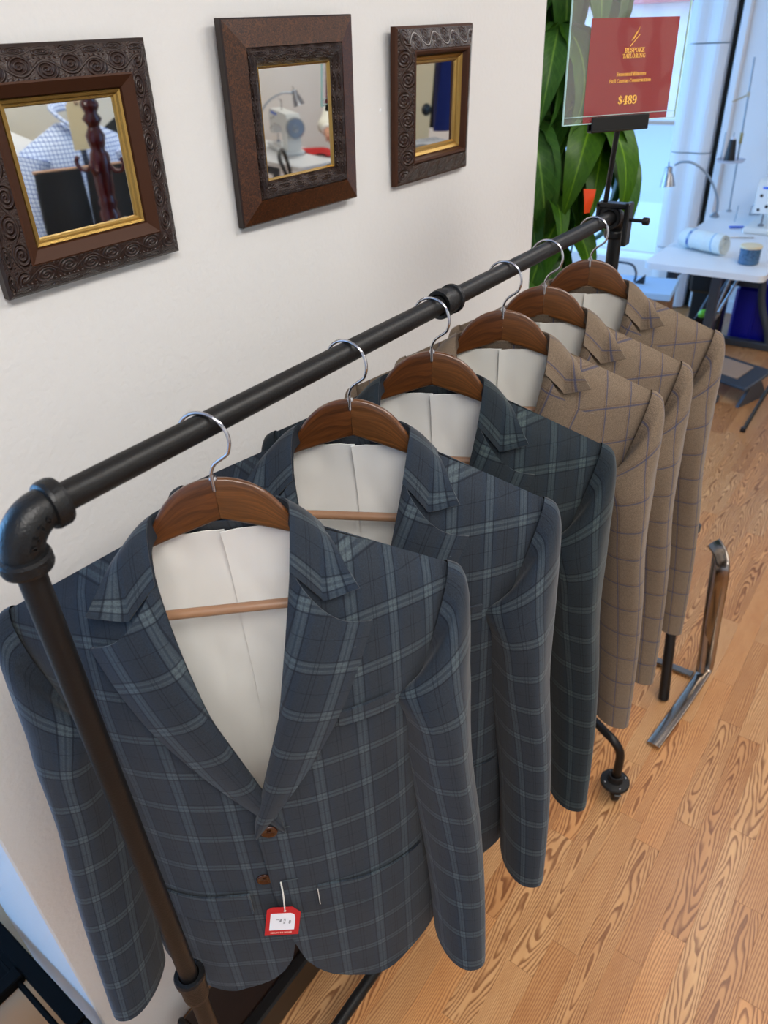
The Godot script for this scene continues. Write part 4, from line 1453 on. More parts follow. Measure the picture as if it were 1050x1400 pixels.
func build_sewing_corner() -> void:
	M.steel = plain(Color(0.30, 0.33, 0.37), 0.4, 0.5)
	M.steel_light = plain(Color(0.62, 0.66, 0.70), 0.3, 0.7)
	var tb := sewing_table("white sewing table with rounded corners and grey steel legs by the panel wall", Vector3(-0.115, 0, -4.72), 0.0, Vector2(0.60, 1.45))
	# lamp with its shade in front of the pilaster
	gooseneck_lamp("silver gooseneck lamp bending over the sewing table edge", Vector3(-0.40, 0.75, -5.20), [Vector3(0.01, 0.02, 0), Vector3(0.0, 0.12, 0.02), Vector3(-0.06, 0.24, 0.06), Vector3(-0.15, 0.315, 0.09), Vector3(-0.225, 0.325, 0.10), Vector3(-0.27, 0.305, 0.10)], Vector3(-0.300, 0.235, 0.10), Vector3(0.10, -1, 0.02))
	# thread stand
	var ts := thing("thread_stand", "thin metal thread stand with round spool tray on the table", "thread stand", Vector3(-0.365, 0.75, -5.40))
	part(ts, "rod", bar(Vector3(0, 0, 0), Vector3(-0.030, 0.86, 0.0), 0.0055, 10), M.steel_light)
	part(ts, "foot_nut", turned([Vector2(0, 0), Vector2(0.018, 0), Vector2(0.018, 0.008), Vector2(0, 0.010)], 14), M.brushed)
	part(ts, "spool_tray", turned([Vector2(0, 0.004), Vector2(0.075, 0.004), Vector2(0.085, 0.014), Vector2(0.088, 0.013), Vector2(0.078, -0.002), Vector2(0, -0.002)], 28), plain(Color(0.80, 0.80, 0.84), 0.35), at(Vector3(-0.045, 0.300, 0.03)))
	for k in 2:
		part(ts, "spool_pin", bar(Vector3(0, 0, 0), Vector3(0, 0.17, 0), 0.003, 8), M.steel_light, at(Vector3([-0.105, -0.05][k], 0.295, [0.03, 0.045][k])))
	part(ts, "thread_guide", join([bar(Vector3(-0.024, 0.665, 0), Vector3(-0.10, 0.63, 0.03), 0.005, 8), bar(Vector3(-0.025, 0.68, 0), Vector3(-0.023, 0.655, 0), 0.010, 10)]), plain(Color(0.75, 0.70, 0.60), 0.5))
	part(ts, "rod_joint", bar(Vector3(-0.014, 0.40, 0.0), Vector3(-0.016, 0.46, 0.0), 0.0095, 10), plain(Color(0.62, 0.56, 0.36), 0.4))
	var sp := thing("thread_spool", "black thread cone standing on the spool tray", "spool", Vector3(-0.415, 1.055, -5.355))
	part(sp, "thread", lathe([Vector2(0.0, 0.0), Vector2(0.033, 0.0), Vector2(0.034, 0.006), Vector2(0.021, 0.118), Vector2(0.018, 0.122), Vector2(0.0, 0.122)], 24), M.black)
	part(sp, "cone_core", lathe([Vector2(0.014, 0.120), Vector2(0.012, 0.135), Vector2(0.008, 0.136)], 16), M.paper)
	# machine, cut by the picture's edge
	sewing_machine("white industrial sewing machine standing on the white table", Vector3(-0.055, 0.75, -5.06), -90.0)
	single("sewing_machine_tool", join([bar(Vector3(0, 0.006, 0), Vector3(0.06, 0.008, -0.02), 0.004, 8), bar(Vector3(0, 0.0, 0.0), Vector3(0, 0.05, 0), 0.003, 8), tube(smooth_path([Vector3(0, 0.05, 0), Vector3(0.015, 0.065, 0), Vector3(0.025, 0.05, 0), Vector3(0.01, 0.045, 0)], 5), 0.003, 8)]), M.brushed, "small bent metal bobbin winder at the rear of the table", "tool", at(Vector3(-0.22, 0.75, -5.33)))
	var blue := plain(Color(0.20, 0.36, 0.78), 0.5)
	var cl := thing("cloth_clip", "small blue handled clip lying on the white tabletop", "clip", Vector3(-0.20, 0.752, -4.95), 25.0)
	part(cl, "clip_body", box(Vector3(0.085, 0.010, 0.022), 0.003), blue, at(Vector3(0, 0.006, 0)))
	part(cl, "clip_jaw", box(Vector3(0.040, 0.008, 0.030), 0.002), M.steel_light, at(Vector3(0.055, 0.005, 0.01)))
	single("needle_tweezers", join([bar(Vector3(0, 0.003, 0), Vector3(0.12, 0.004, -0.05), 0.003, 8), bar(Vector3(0, 0.003, 0), Vector3(0.122, 0.004, -0.042), 0.003, 8)]), M.brushed, "thin steel tweezers lying before the sewing machine", "tweezers", at(Vector3(-0.17, 0.75, -4.70)))
	single("table_pin", bar(Vector3(0, 0, 0), Vector3(0.004, 0.095, 0), 0.003, 8), M.steel_light, "short upright steel pin on the tabletop beside the thread stand", "pin", at(Vector3(-0.255, 0.75, -5.12)))
	# rolled towel
	var tw := thing("rolled_towel", "pale striped towel rolled up at the table corner", "towel", Vector3(-0.215, 0.75, -4.33), -21.0)
	var tm := plain(Color(1, 1, 1), 0.95)
	tm.albedo_texture = tex(128, 128, func(x: int, y: int) -> Color:
		var u := x / 128.0
		var c := Color(0.86, 0.90, 0.90)
		if absf(u - 0.22) < 0.035 or absf(u - 0.80) < 0.02:
			c = Color(0.62, 0.74, 0.84)
		if absf(u - 0.22) < 0.018 and (y / 8) % 3 == 0:
			c = Color(0.25, 0.35, 0.65)
		return c * (0.92 + 0.08 * (hash(Vector2i(x, y)) % 100) / 100.0))
	var R := func(u: float, v: float) -> Vector3:
		var a := v * TAU * 2.9
		var r := 0.014 + 0.040 * (v) + 0.002 * sin(u * 19.0 + v * 5.0)
		return Vector3((u - 0.5) * (0.25 + 0.012 * sin(v * 20.0)), 0.056 + r * sin(a - 1.2) * 0.98, r * cos(a - 1.2))
	part(tw, "towel_roll", sheet(R, 14, 90, func(u, v, _p): return Vector2(u, v * 4.0), 0.006), tm)
	# candle in a blue glass jar with a wooden lid
	var jar := thing("candle_jar", "blue grey glass jar with pale wooden lid on the table", "jar", Vector3(0.055, 0.75, -4.20))
	var jm := plain(Color(0.34, 0.46, 0.56), 0.18)
	jm.albedo_texture = tex(128, 64, func(x: int, y: int) -> Color:
		var q := n2(x / 9.0, y / 9.0)
		return Color(0.62, 0.72, 0.80) if q > 0.12 and y > 14 and y < 50 else Color(0.80, 0.88, 0.95))
	part(jar, "jar_body", lathe([Vector2(0.0, 0.0), Vector2(0.045, 0.0), Vector2(0.050, 0.006), Vector2(0.050, 0.078), Vector2(0.047, 0.082)], 28), jm)
	part(jar, "lid", turned([Vector2(0.049, 0.080), Vector2(0.053, 0.081), Vector2(0.053, 0.090), Vector2(0.050, 0.093), Vector2(0.0, 0.093)], 28), plain(Color(0.86, 0.80, 0.66), 0.6))
	var gp := thing("green_pincushion", "small green and violet pincushion beside the jar", "pincushion", Vector3(0.175, 0.75, -4.30))
	part(gp, "cushion", lathe([Vector2(0.0, 0.0), Vector2(0.030, 0.0), Vector2(0.036, 0.014), Vector2(0.026, 0.034), Vector2(0.0, 0.042)], 18), plain(Color(0.30, 0.62, 0.42), 0.9))
	part(gp, "band", lathe([Vector2(0.034, 0.004), Vector2(0.039, 0.008), Vector2(0.037, 0.014), Vector2(0.034, 0.013)], 18), plain(Color(0.50, 0.40, 0.72), 0.8))
	# beneath the table
	var bin := thing("storage_bin", "deep blue storage bin under the sewing table", "bin", Vector3(0.10, 0.0, -5.29))
	var navy := plain(Color(0.015, 0.05, 0.58), 0.35)
	part(bin, "bin_body", join([[box(Vector3(0.52, 0.36, 0.34), 0.02), at(Vector3(0, 0.185, 0))], [box(Vector3(0.018, 0.30, 0.35), 0.004), at(Vector3(-0.12, 0.19, 0))], [box(Vector3(0.018, 0.30, 0.35), 0.004), at(Vector3(0.12, 0.19, 0))]]), navy)
	part(bin, "lid", box(Vector3(0.55, 0.035, 0.37), 0.012), navy, at(Vector3(0, 0.385, 0)))
	var td := thing("machine_motor", "dark boxed machine motor with slanting rods under the table", "motor", Vector3(-0.27, 0.0, -4.75))
	part(td, "motor_body", box(Vector3(0.16, 0.22, 0.30), 0.02), plain(Color(0.04, 0.04, 0.05), 0.4), at(Vector3(0.0, 0.52, -0.10)))
	for k in 3:
		part(td, "rod", bar(Vector3(-0.02 + 0.05 * k, 0.12, 0.24), Vector3(0.10 + 0.05 * k, 0.56, 0.02), 0.009, 8), M.steel if k < 2 else M.steel_light)
	part(td, "pull_rod", join([bar(Vector3(0.245, 0.70, 0.42), Vector3(0.13, 0.14, 0.46), 0.007, 8), bar(Vector3(0.186, 0.40, 0.44), Vector3(0.205, 0.44, 0.44), 0.016, 8)]), M.steel_light)
	part(td, "stand_foot", box(Vector3(0.20, 0.41, 0.12), 0.01), M.black, at(Vector3(0.0, 0.2055, -0.20)))
	var pd := thing("foot_pedal", "grey cast foot treadle with a worn tan pad under the table", "pedal", Vector3(0.09, 0.0, -4.30), -20.0)
	part(pd, "tread_plate", box(Vector3(0.32, 0.022, 0.24), 0.006), M.steel, at(Vector3(0, 0.12, 0), Vector3(12, 0, 0)))
	part(pd, "pad", box(Vector3(0.19, 0.006, 0.15), 0.002), plain(Color(0.60, 0.50, 0.42), 0.8), at(Vector3(-0.03, 0.135, -0.01), Vector3(12, 0, 0)))
	for x in [-0.165, 0.150]:
		part(pd, "side_support", prism(PackedVector2Array([Vector2(-0.13, 0), Vector2(0.13, 0), Vector2(0.05, 0.11), Vector2(-0.04, 0.11)]), 0.018), M.steel, at(Vector3(x, 0.001, 0.02), Vector3(0, 90, 0)))
	var plate := part(pd, "floor_plate", box(Vector3(0.16, 0.014, 0.26), 0.004), M.steel, at(Vector3(0.24, 0.008, -0.42)))
	for k in 4:
		part(plate, "bolt_hole", lathe([Vector2(0, 0.0012), Vector2(0.011, 0.001), Vector2(0.012, 0.0)], 12), M.black, at(Vector3([-0.04, 0.05, -0.05, 0.03][k], 0.0075, [0.08, 0.06, -0.02, -0.06][k])))
	part(td, "switch_box", box(Vector3(0.10, 0.09, 0.10), 0.008), M.black, at(Vector3(0.150, 0.375, 0.46)))
	part(td, "switch_bracket", box(Vector3(0.03, 0.02, 0.10), 0.003), M.black, at(Vector3(0.195, 0.40, 0.54)))
	var gl := single("bottle_cap", lathe([Vector2(0, 0), Vector2(0.03, 0.0), Vector2(0.034, 0.02), Vector2(0.02, 0.035), Vector2(0, 0.035)], 14), plain(Color(0.50, 0.85, 0.25), 0.4), "small lime green cap lying on the black switch box under the table", "cap", at(Vector3(-0.125, 0.421, -4.27)))
	# black stand foot that the picture's edge cuts
	var st := thing("floor_stand", "thin black tube stand leg with cross bar beside the pedal", "stand", Vector3(0.36, 0, -4.0))
	part(st, "leg", tube(PackedVector3Array([Vector3(-0.075, 0.006, 0.16), Vector3(0.02, 0.42, -0.18)]), 0.010, 10), M.black)
	part(st, "leg", tube(PackedVector3Array([Vector3(0.26, 0.006, 0.16), Vector3(0.16, 0.42, -0.18)]), 0.010, 10), M.black)
	part(st, "cross_bar", bar(Vector3(-0.035, 0.18, 0.018), Vector3(0.215, 0.18, 0.018), 0.008, 10), M.black)
	part(st, "rubber_foot", lathe([Vector2(0, 0), Vector2(0.014, 0), Vector2(0.013, 0.022), Vector2(0, 0.024)], 12), M.black, at(Vector3(-0.077, 0, 0.165)))
	# carton with a blue lid and a bent wire lamp behind the last jacket
	var cb := thing("carton", "cardboard carton with pale blue lid past the last brown jacket", "box", Vector3(-0.37, 0.0, -3.79), 10.0)
	part(cb, "carton_body", box(Vector3(0.36, 0.66, 0.26), 0.004), plain(Color(0.46, 0.33, 0.22), 0.85), at(Vector3(0, 0.331, 0)))
	part(cb, "lid", box(Vector3(0.38, 0.035, 0.28), 0.004), plain(Color(0.58, 0.74, 0.90), 0.6), at(Vector3(0, 0.679, 0)))
	var wl := thing("bent_wire_lamp", "thin bent grey wire stand on the carton lid", "wire stand", Vector3(-0.42, 0.697, -3.80))
	part(wl, "wire", tube(smooth_path([Vector3(0.035, 0.005, 0), Vector3(0.036, 0.05, 0), Vector3(0.012, 0.085, 0), Vector3(-0.04, 0.092, 0), Vector3(-0.12, 0.09, 0)], 8), 0.006, 10), M.steel)
	part(wl, "wire_foot", prism(PackedVector2Array([Vector2(0, 0), Vector2(0.05, 0), Vector2(0.05, 0.045)]), 0.02), M.black, at(Vector3(0.035, 0.0, 0.0)))
	# chrome cantilever chair, mostly hidden by the brown jackets
	var ch := thing("cantilever_chair", "chrome flat bar cantilever chair behind the brown jackets", "chair", Vector3(0.36, 0, -1.80))
	for s in [0.0, 1.0]:
		var x: float = 0.262 - s * 0.50
		var pts := smooth_path([Vector3(x - 0.02, 0.012, 0.20), Vector3(x, 0.010, 0.0), Vector3(x + 0.012, 0.010, -0.165), Vector3(x + 0.014, 0.035, -0.205), Vector3(x + 0.004, 0.22, -0.185), Vector3(x - 0.006, 0.42, -0.165), Vector3(x - 0.026, 0.475, -0.19), Vector3(x - 0.06, 0.490, -0.225)], 7)
		part(ch, "frame_bar", tube(pts, 0.021, 10, true, 0.24, Vector3(1, 0, 0)), M.chair_steel)
		part(ch, "brace", tube(PackedVector3Array([Vector3(x + 0.004, 0.022, -0.165), Vector3(x - 0.05, 0.44, -0.26)]), 0.013, 10, true, 0.35, Vector3(1, 0, 0)), M.chair_steel)
	part(ch, "glide", tube(PackedVector3Array([Vector3(0.205, 0.008, 0.0), Vector3(0.17, 0.22, -0.07)]), 0.016, 10), M.black)
	part(ch, "cross_bar", box(Vector3(0.50, 0.010, 0.030), 0.003), M.chair_steel, at(Vector3(0.0, 0.012, -0.150)))
	part(ch, "seat", box(Vector3(0.40, 0.05, 0.40), 0.02), plain(Color(0.30, 0.30, 0.32), 0.95), at(Vector3(-0.035, 0.47, 0.0)))
	part(ch, "backrest", box(Vector3(0.36, 0.05, 0.03), 0.012), plain(Color(0.30, 0.30, 0.32), 0.95), at(Vector3(-0.03, 0.50, -0.26)))


func sewing_machine(label: String, where: Vector3, turn: float) -> Node3D:
	# long axis on x, needle end at +x
	var t := thing("sewing_machine", label, "sewing machine", where, turn)
	var cream := plain(Color(0.86, 0.87, 0.86), 0.3)
	part(t, "bed", box(Vector3(0.46, 0.035, 0.17), 0.008), cream, at(Vector3(0, 0.018, 0)))
	var head := PackedVector2Array([Vector2(-0.22, 0.03), Vector2(-0.10, 0.03), Vector2(-0.095, 0.17), Vector2(-0.07, 0.19), Vector2(0.13, 0.19), Vector2(0.14, 0.11), Vector2(0.21, 0.11), Vector2(0.22, 0.25), Vector2(0.19, 0.285), Vector2(-0.20, 0.29), Vector2(-0.225, 0.26)])
	part(t, "head", prism(head, 0.11), cream)
	var plate := part(t, "face_plate", box(Vector3(0.006, 0.15, 0.095), 0.002), plain(Color(0.90, 0.91, 0.91), 0.35), at(Vector3(0.220, 0.190, 0)))
	for p in [[0.045, -0.020], [0.020, 0.022], [-0.035, -0.015], [-0.055, 0.025]]:
		part(plate, "screw", lathe([Vector2(0, 0.003), Vector2(0.008, 0.003), Vector2(0.009, 0)], 12), M.black, Transform3D(Basis(Vector3.BACK, -PI / 2), Vector3(0.003, p[0], p[1])))
	part(plate, "blue_mark", box(Vector3(0.002, 0.012, 0.045), 0.0005), plain(Color(0.25, 0.45, 0.90), 0.4), at(Vector3(0.0035, 0.062, 0.0)))
	part(t, "needle_bar", join([bar(Vector3(0.18, 0.12, 0), Vector3(0.18, 0.05, 0), 0.005, 8), [box(Vector3(0.02, 0.012, 0.03), 0.002), at(Vector3(0.18, 0.045, 0))]]), M.brushed)
	part(t, "hand_wheel", turned([Vector2(0, -0.02), Vector2(0.065, -0.02), Vector2(0.075, -0.01), Vector2(0.075, 0.012), Vector2(0.065, 0.02), Vector2(0.03, 0.02), Vector2(0.0, 0.03)], 28), M.steel_light, Transform3D(Basis(Vector3.BACK, PI / 2), Vector3(-0.255, 0.20, 0)))
	for p in [[0.10, 0.235], [0.16, 0.215], [0.145, 0.16], [0.19, 0.14]]:
		part(t, "screw", lathe([Vector2(0, 0.004), Vector2(0.007, 0.003), Vector2(0.008, 0)], 12), M.black, Transform3D(Basis(Vector3.RIGHT, PI / 2), Vector3(p[0], p[1], 0.056)))
	part(t, "blue_stripe", box(Vector3(0.14, 0.018, 0.002), 0.0005), plain(Color(0.25, 0.45, 0.90), 0.4), at(Vector3(0.09, 0.262, 0.056)))
	part(t, "thread_post", join([bar(Vector3(0.05, 0.28, 0), Vector3(0.05, 0.36, 0), 0.004, 8), bar(Vector3(0.05, 0.355, 0), Vector3(0.08, 0.36, 0.01), 0.003, 8)]), M.brushed)
	return t


# ---------------------------------------------------------------- things at the foot of the rack and beside the wall
func build_front_bits() -> void:
	var b := thing("low_plinth", "low dark brown wooden plinth with black edging between rack and wall", "plinth", Vector3(0.115, 0, -0.90))
	var brown := plain(Color(0.125, 0.065, 0.035), 0.3)
	part(b, "board", box(Vector3(0.112, 0.092, 1.26), 0.003), brown, at(Vector3(-0.013, 0.047, 0)))
	part(b, "edging", box(Vector3(0.030, 0.100, 1.28), 0.005), M.black_satin, at(Vector3(0.060, 0.051, 0)))
	part(b, "edging", box(Vector3(0.150, 0.100, 0.014), 0.004), M.black_satin, at(Vector3(0.0, 0.051, 0.637)))
	# black steel bench frame past the wall's near end
	var s := thing("black_bench", "low black steel bench frame beside the white wall end", "bench", Vector3(-0.30, 0, 0.07))
	var bl := plain(Color(0.010, 0.010, 0.011), 0.8)
	bl.metallic_specular = 0.2
	part(s, "top_panel", box(Vector3(0.42, 0.016, 0.36), 0.004), bl, at(Vector3(-0.10, 0.300, 0.0)))
	for x in [-0.30, 0.31]:
		for z in [-0.185, 0.185]:
			part(s, "leg", box(Vector3(0.030, 0.31, 0.030), 0.003), bl, at(Vector3(x, 0.156, z)))
	for z in [-0.185, 0.185]:
		part(s, "side_rail", box(Vector3(0.59, 0.026, 0.030), 0.003), bl, at(Vector3(0, 0.302, z)))
		part(s, "groove_rail", box(Vector3(0.59, 0.018, 0.010), 0.003), bl, at(Vector3(0, 0.300, z * 0.85)))
	for x in [-0.30, 0.115, 0.31]:
		part(s, "end_rail", box(Vector3(0.030, 0.026, 0.34), 0.003), bl, at(Vector3(x, 0.304, 0)))


# ---------------------------------------------------------------- the side of the shop that only the mirrors show
func build_behind() -> void:
	var st := thing("coat_stand", "turned burgundy coat stand with curled hooks, seen in the carved mirror", "coat stand", Vector3(1.55, 0, -1.618))
	var burg := plain(Color(0.24, 0.025, 0.035), 0.16)
	var prof := []
	for p in [[0.0, 0.10], [0.034, 0.10], [0.036, 0.5], [0.026, 0.52], [0.038, 0.55], [0.026, 0.58], [0.032, 1.0], [0.030, 1.12], [0.034, 1.20], [0.034, 1.225], [0.026, 1.240], [0.034, 1.258], [0.027, 1.272], [0.030, 1.29], [0.034, 1.39], [0.030, 1.415], [0.022, 1.425], [0.028, 1.445], [0.032, 1.468], [0.020, 1.492], [0.020, 1.50], [0.032, 1.518], [0.020, 1.535], [0.030, 1.556], [0.030, 1.565], [0.018, 1.58], [0.032, 1.60], [0.022, 1.63], [0.028, 1.72], [0.020, 1.80], [0.010, 1.86], [0.020, 1.90], [0.0, 1.94]]:
		prof.append(Vector2(p[0], p[1]))
	part(st, "post", lathe(prof, 24), burg)
	for k in 4:
		var a := TAU * k / 4.0 + 0.62
		var d := Vector3(cos(a), 0, sin(a))
		part(st, "hook", tube(smooth_path([d * 0.03 + Vector3(0, 1.380, 0), d * 0.046 + Vector3(0, 1.362, 0), d * 0.070 + Vector3(0, 1.364, 0), d * 0.082 + Vector3(0, 1.385, 0), d * 0.072 + Vector3(0, 1.402, 0)], 6), 0.0075, 10), burg)
		part(st, "hook", tube(smooth_path([d * 0.026 + Vector3(0, 1.715, 0), d * 0.065 + Vector3(0, 1.735, 0), d * 0.115 + Vector3(0, 1.79, 0), d * 0.135 + Vector3(0, 1.86, 0), d * 0.11 + Vector3(0, 1.90, 0), d * 0.085 + Vector3(0, 1.875, 0)], 6), 0.011, 10), burg)
		part(st, "leg", tube(smooth_path([d * 0.02 + Vector3(0, 0.20, 0), d * 0.12 + Vector3(0, 0.17, 0), d * 0.22 + Vector3(0, 0.05, 0), d * 0.26 + Vector3(0, 0.014, 0)], 6), 0.013, 10), burg)
	# three bracket arms on the cream partition carry the finished clothes
	for k in 3:
		var rl := thing("garment_arm", ["chrome bracket arm carrying the checked shirt", "chrome bracket arm carrying the white shirt", "chrome bracket arm carrying the dark coat"][k], "bracket", Vector3(2.75, 1.565, [-1.88, -1.56, -2.24][k]))
		part(rl, "arm", bar(Vector3(0, 0, 0), Vector3(-0.75, 0, 0), 0.010, 12), M.chrome)
		part(rl, "wall_plate", box(Vector3(0.008, 0.09, 0.05), 0.002), M.chrome, at(Vector3(-0.004, 0, 0)))
	var gm := plain(Color(1, 1, 1), 0.9)
	gm.albedo_texture = tex(96, 96, func(x: int, y: int) -> Color:
		var c := Color(0.80, 0.85, 0.92)
		if x % 32 < 5 or y % 32 < 5:
			c = Color(0.22, 0.32, 0.62)
		if x % 32 < 5 and y % 32 < 5:
			c = Color(0.10, 0.16, 0.40)
		return c)
	gm.uv1_scale = Vector3(22, 22, 1)
	var white := plain(Color(0.90, 0.90, 0.90), 0.9)
	var dark := plain(Color(0.030, 0.032, 0.042), 0.9)
	var navy := plain(Color(0.06, 0.11, 0.34), 0.9)
	var film := StandardMaterial3D.new()
	film.albedo_color = Color(0.9, 0.92, 0.95, 0.30)
	film.transparency = BaseMaterial3D.TRANSPARENCY_ALPHA
	film.roughness = 0.2
	film.cull_mode = BaseMaterial3D.CULL_DISABLED
	hung_shirt("blue and white checked shirt on a hanger, seen in the carved mirror", "shirt", gm, Vector3(2.08, 1.48, -1.88), -86.0, 0.78)
	hung_shirt("plain white shirt hanging behind the checked shirt", "shirt", white, Vector3(2.20, 1.48, -1.56), -90.0, 0.80)
	hung_shirt("dark coat hanging past the coat stand", "coat", dark, Vector3(2.15, 1.48, -2.24), -90.0, 1.0)
	hung_shirt("grey garment in clear plastic film at the rail end", "garment bag", plain(Color(0.16, 0.17, 0.19), 0.8), Vector3(2.45, 1.48, -1.56), -90.0, 0.95)
	var tg := thing("paper_tag", "tan paper order tag hanging from the checked shirt", "tag", Vector3(1.93, 1.435, -1.82), -80.0)
	part(tg, "paper", prism(PackedVector2Array([Vector2(-0.042, -0.08), Vector2(0.042, -0.08), Vector2(0.042, 0.07), Vector2(0.024, 0.095), Vector2(-0.024, 0.095), Vector2(-0.042, 0.07)]), 0.001), plain(Color(0.78, 0.70, 0.54), 0.8))
	part(tg, "hole_ring", lathe([Vector2(0.004, 0.001), Vector2(0.008, 0.001), Vector2(0.008, -0.001)], 12), M.dowel, Transform3D(Basis(Vector3.RIGHT, PI / 2), Vector3(0, 0.08, 0.001)))
	hung_trousers("black trousers folded over a hanger bar before the checked shirt", dark, Vector3(1.84, 1.315, -1.735), -76.0)
	# an upright ironing board with dark garments beside it, framed by the scroll-topped mirror
	var ib := thing("ironing_board", "cream ironing board standing on end, seen in the scroll topped mirror", "ironing board", Vector3(2.0, 0, -4.225), -66.0)
	var outline := PackedVector2Array()
	for p in [[-0.06, 0.40], [0.06, 0.40], [0.06, 0.90], [0.07, 1.20], [0.085, 1.50], [0.07, 1.70], [0.0, 1.75], [-0.07, 1.70], [-0.085, 1.50], [-0.07, 1.20], [-0.06, 0.90]]:
		outline.append(Vector2(p[0], p[1]))
	part(ib, "board", prism(outline, 0.03), plain(Color(0.86, 0.74, 0.56), 0.8))
	part(ib, "leg", bar(Vector3(-0.10, 0.0, 0.06), Vector3(0.04, 0.95, -0.03), 0.011, 10), M.black)
	part(ib, "leg", bar(Vector3(0.10, 0.0, 0.06), Vector3(-0.04, 0.95, -0.03), 0.011, 10), M.black)
	part(ib, "iron_rest", lathe([Vector2(0.0, 0.015), Vector2(0.028, 0.012), Vector2(0.034, 0.0)], 16), M.black, Transform3D(Basis(Vector3.RIGHT, PI / 2), Vector3(-0.04, 1.265, 0.015)))
	var r2 := thing("trouser_rail", "short wall rail carrying two pairs of trousers beside the ironing board", "clothes rail", Vector3(2.08, 0, -4.66))
	part(r2, "rail", bar(Vector3(0, 1.75, 0.30), Vector3(0, 1.75, -0.36), 0.011, 12), M.chrome)
	for z in [0.29, -0.35]:
		part(r2, "post", bar(Vector3(0, 0, z), Vector3(0, 1.75, z), 0.011, 10), M.chrome)
		part(r2, "foot", bar(Vector3(-0.20, 0.011, z), Vector3(0.20, 0.011, z), 0.011, 10), M.chrome)
	hung_trousers("black trousers hanging next to the ironing board", dark, Vector3(2.15, 1.735, -4.74), -86.0)
	hung_trousers("navy blue trousers hanging beside the black pair", navy, Vector3(2.02, 1.735, -4.655), -86.0)
	var cab := thing("side_cabinet", "plain grey cabinet under the printed papers", "cabinet", Vector3(1.72, 0.055, -3.92))
	part(cab, "cabinet_body", box(Vector3(0.30, 1.07, 0.42), 0.006), plain(Color(0.34, 0.35, 0.37), 0.6), at(Vector3(0, 0.536, 0)))
	for x in [-0.12, 0.12]:
		for z in [-0.17, 0.17]:
			part(cab, "leg", bar(Vector3(x, -0.055, z), Vector3(x, 0.01, z), 0.014, 8), M.black)
	part(cab, "cabinet_door", box(Vector3(0.014, 0.98, 0.38), 0.003), plain(Color(0.40, 0.41, 0.43), 0.6), at(Vector3(-0.157, 0.535, 0)))
	var np := plain(Color(1, 1, 1), 0.8)
	np.albedo_texture = tex(64, 64, func(x: int, y: int) -> Color:
		var k := 0.45 if (x > 34 and y > 8 and y < 40) or (y % 4 < 2 and x > 6 and x < 30 and hash(Vector2i(x / 3, y)) % 3 > 0) else 0.78
		return Color(k, k, k))
	np.uv1_scale = Vector3(3.2, 3.2, 1)
	single("folded_newspaper", box(Vector3(0.26, 0.020, 0.34), 0.004), np, "folded grey printed newspaper lying on the cabinet", "newspaper", at(Vector3(1.72, 1.138, -3.92), Vector3(0, 14, 0)))
	# second sewing station, and the person at it, in the recess
	sewing_table("second white sewing table in the recess, seen in the burl mirror", Vector3(3.95, 0, -4.51), 90.0, Vector2(0.60, 1.2))
	sewing_machine("second white sewing machine with its hand wheel towards the mirror", Vector3(3.91, 0.751, -4.60), 25.0)
	gooseneck_lamp("grey gooseneck lamp beside the second sewing machine", Vector3(4.02, 0.751, -4.41), [Vector3(0, 0.02, 0), Vector3(0, 0.22, -0.02), Vector3(-0.02, 0.34, -0.10), Vector3(-0.06, 0.40, -0.22), Vector3(-0.10, 0.40, -0.30)], Vector3(-0.11, 0.365, -0.34), Vector3(-0.3, -1, -0.2))
	single("black_hose", tube(smooth_path([Vector3(0, 0.018, 0), Vector3(0.06, 0.03, -0.10), Vector3(-0.03, 0.40, -0.16), Vector3(-0.02, 0.66, -0.12), Vector3(0.06, 0.84, -0.10), Vector3(0.14, 0.86, -0.22), Vector3(0.17, 0.62, -0.32), Vector3(0.20, 0.30, -0.34)], 8), 0.014, 10), M.black, "black air hose looping up before the second sewing table", "hose", at(Vector3(3.30, 0, -3.91)))
	var red := plain(Color(0.70, 0.05, 0.06), 0.9)
	single("red_fabric", sheet(func(u, v):
		var a: float = v * 2.2
		var drop: float = maxf(0.0, v - 0.42)
		return Vector3((u - 0.5) * 0.36 + 0.01 * sin(v * 13.0), 0.762 + 0.012 * sin(u * 9.0 + v * 4.0) * (1.0 - v) - drop * 0.75, -0.20 - minf(v, 0.42) * 0.5 - 0.03 * drop * sin(u * 22.0 + a) - drop * 0.06), 24, 24, func(u, v, _p): return Vector2(u, v), 0.003), red, "red fabric draped over the edge of the second sewing table", "fabric", Transform3D(Basis(Vector3.UP, deg_to_rad(0.0)), Vector3(3.64, 0, -4.43)))
	seated_person()


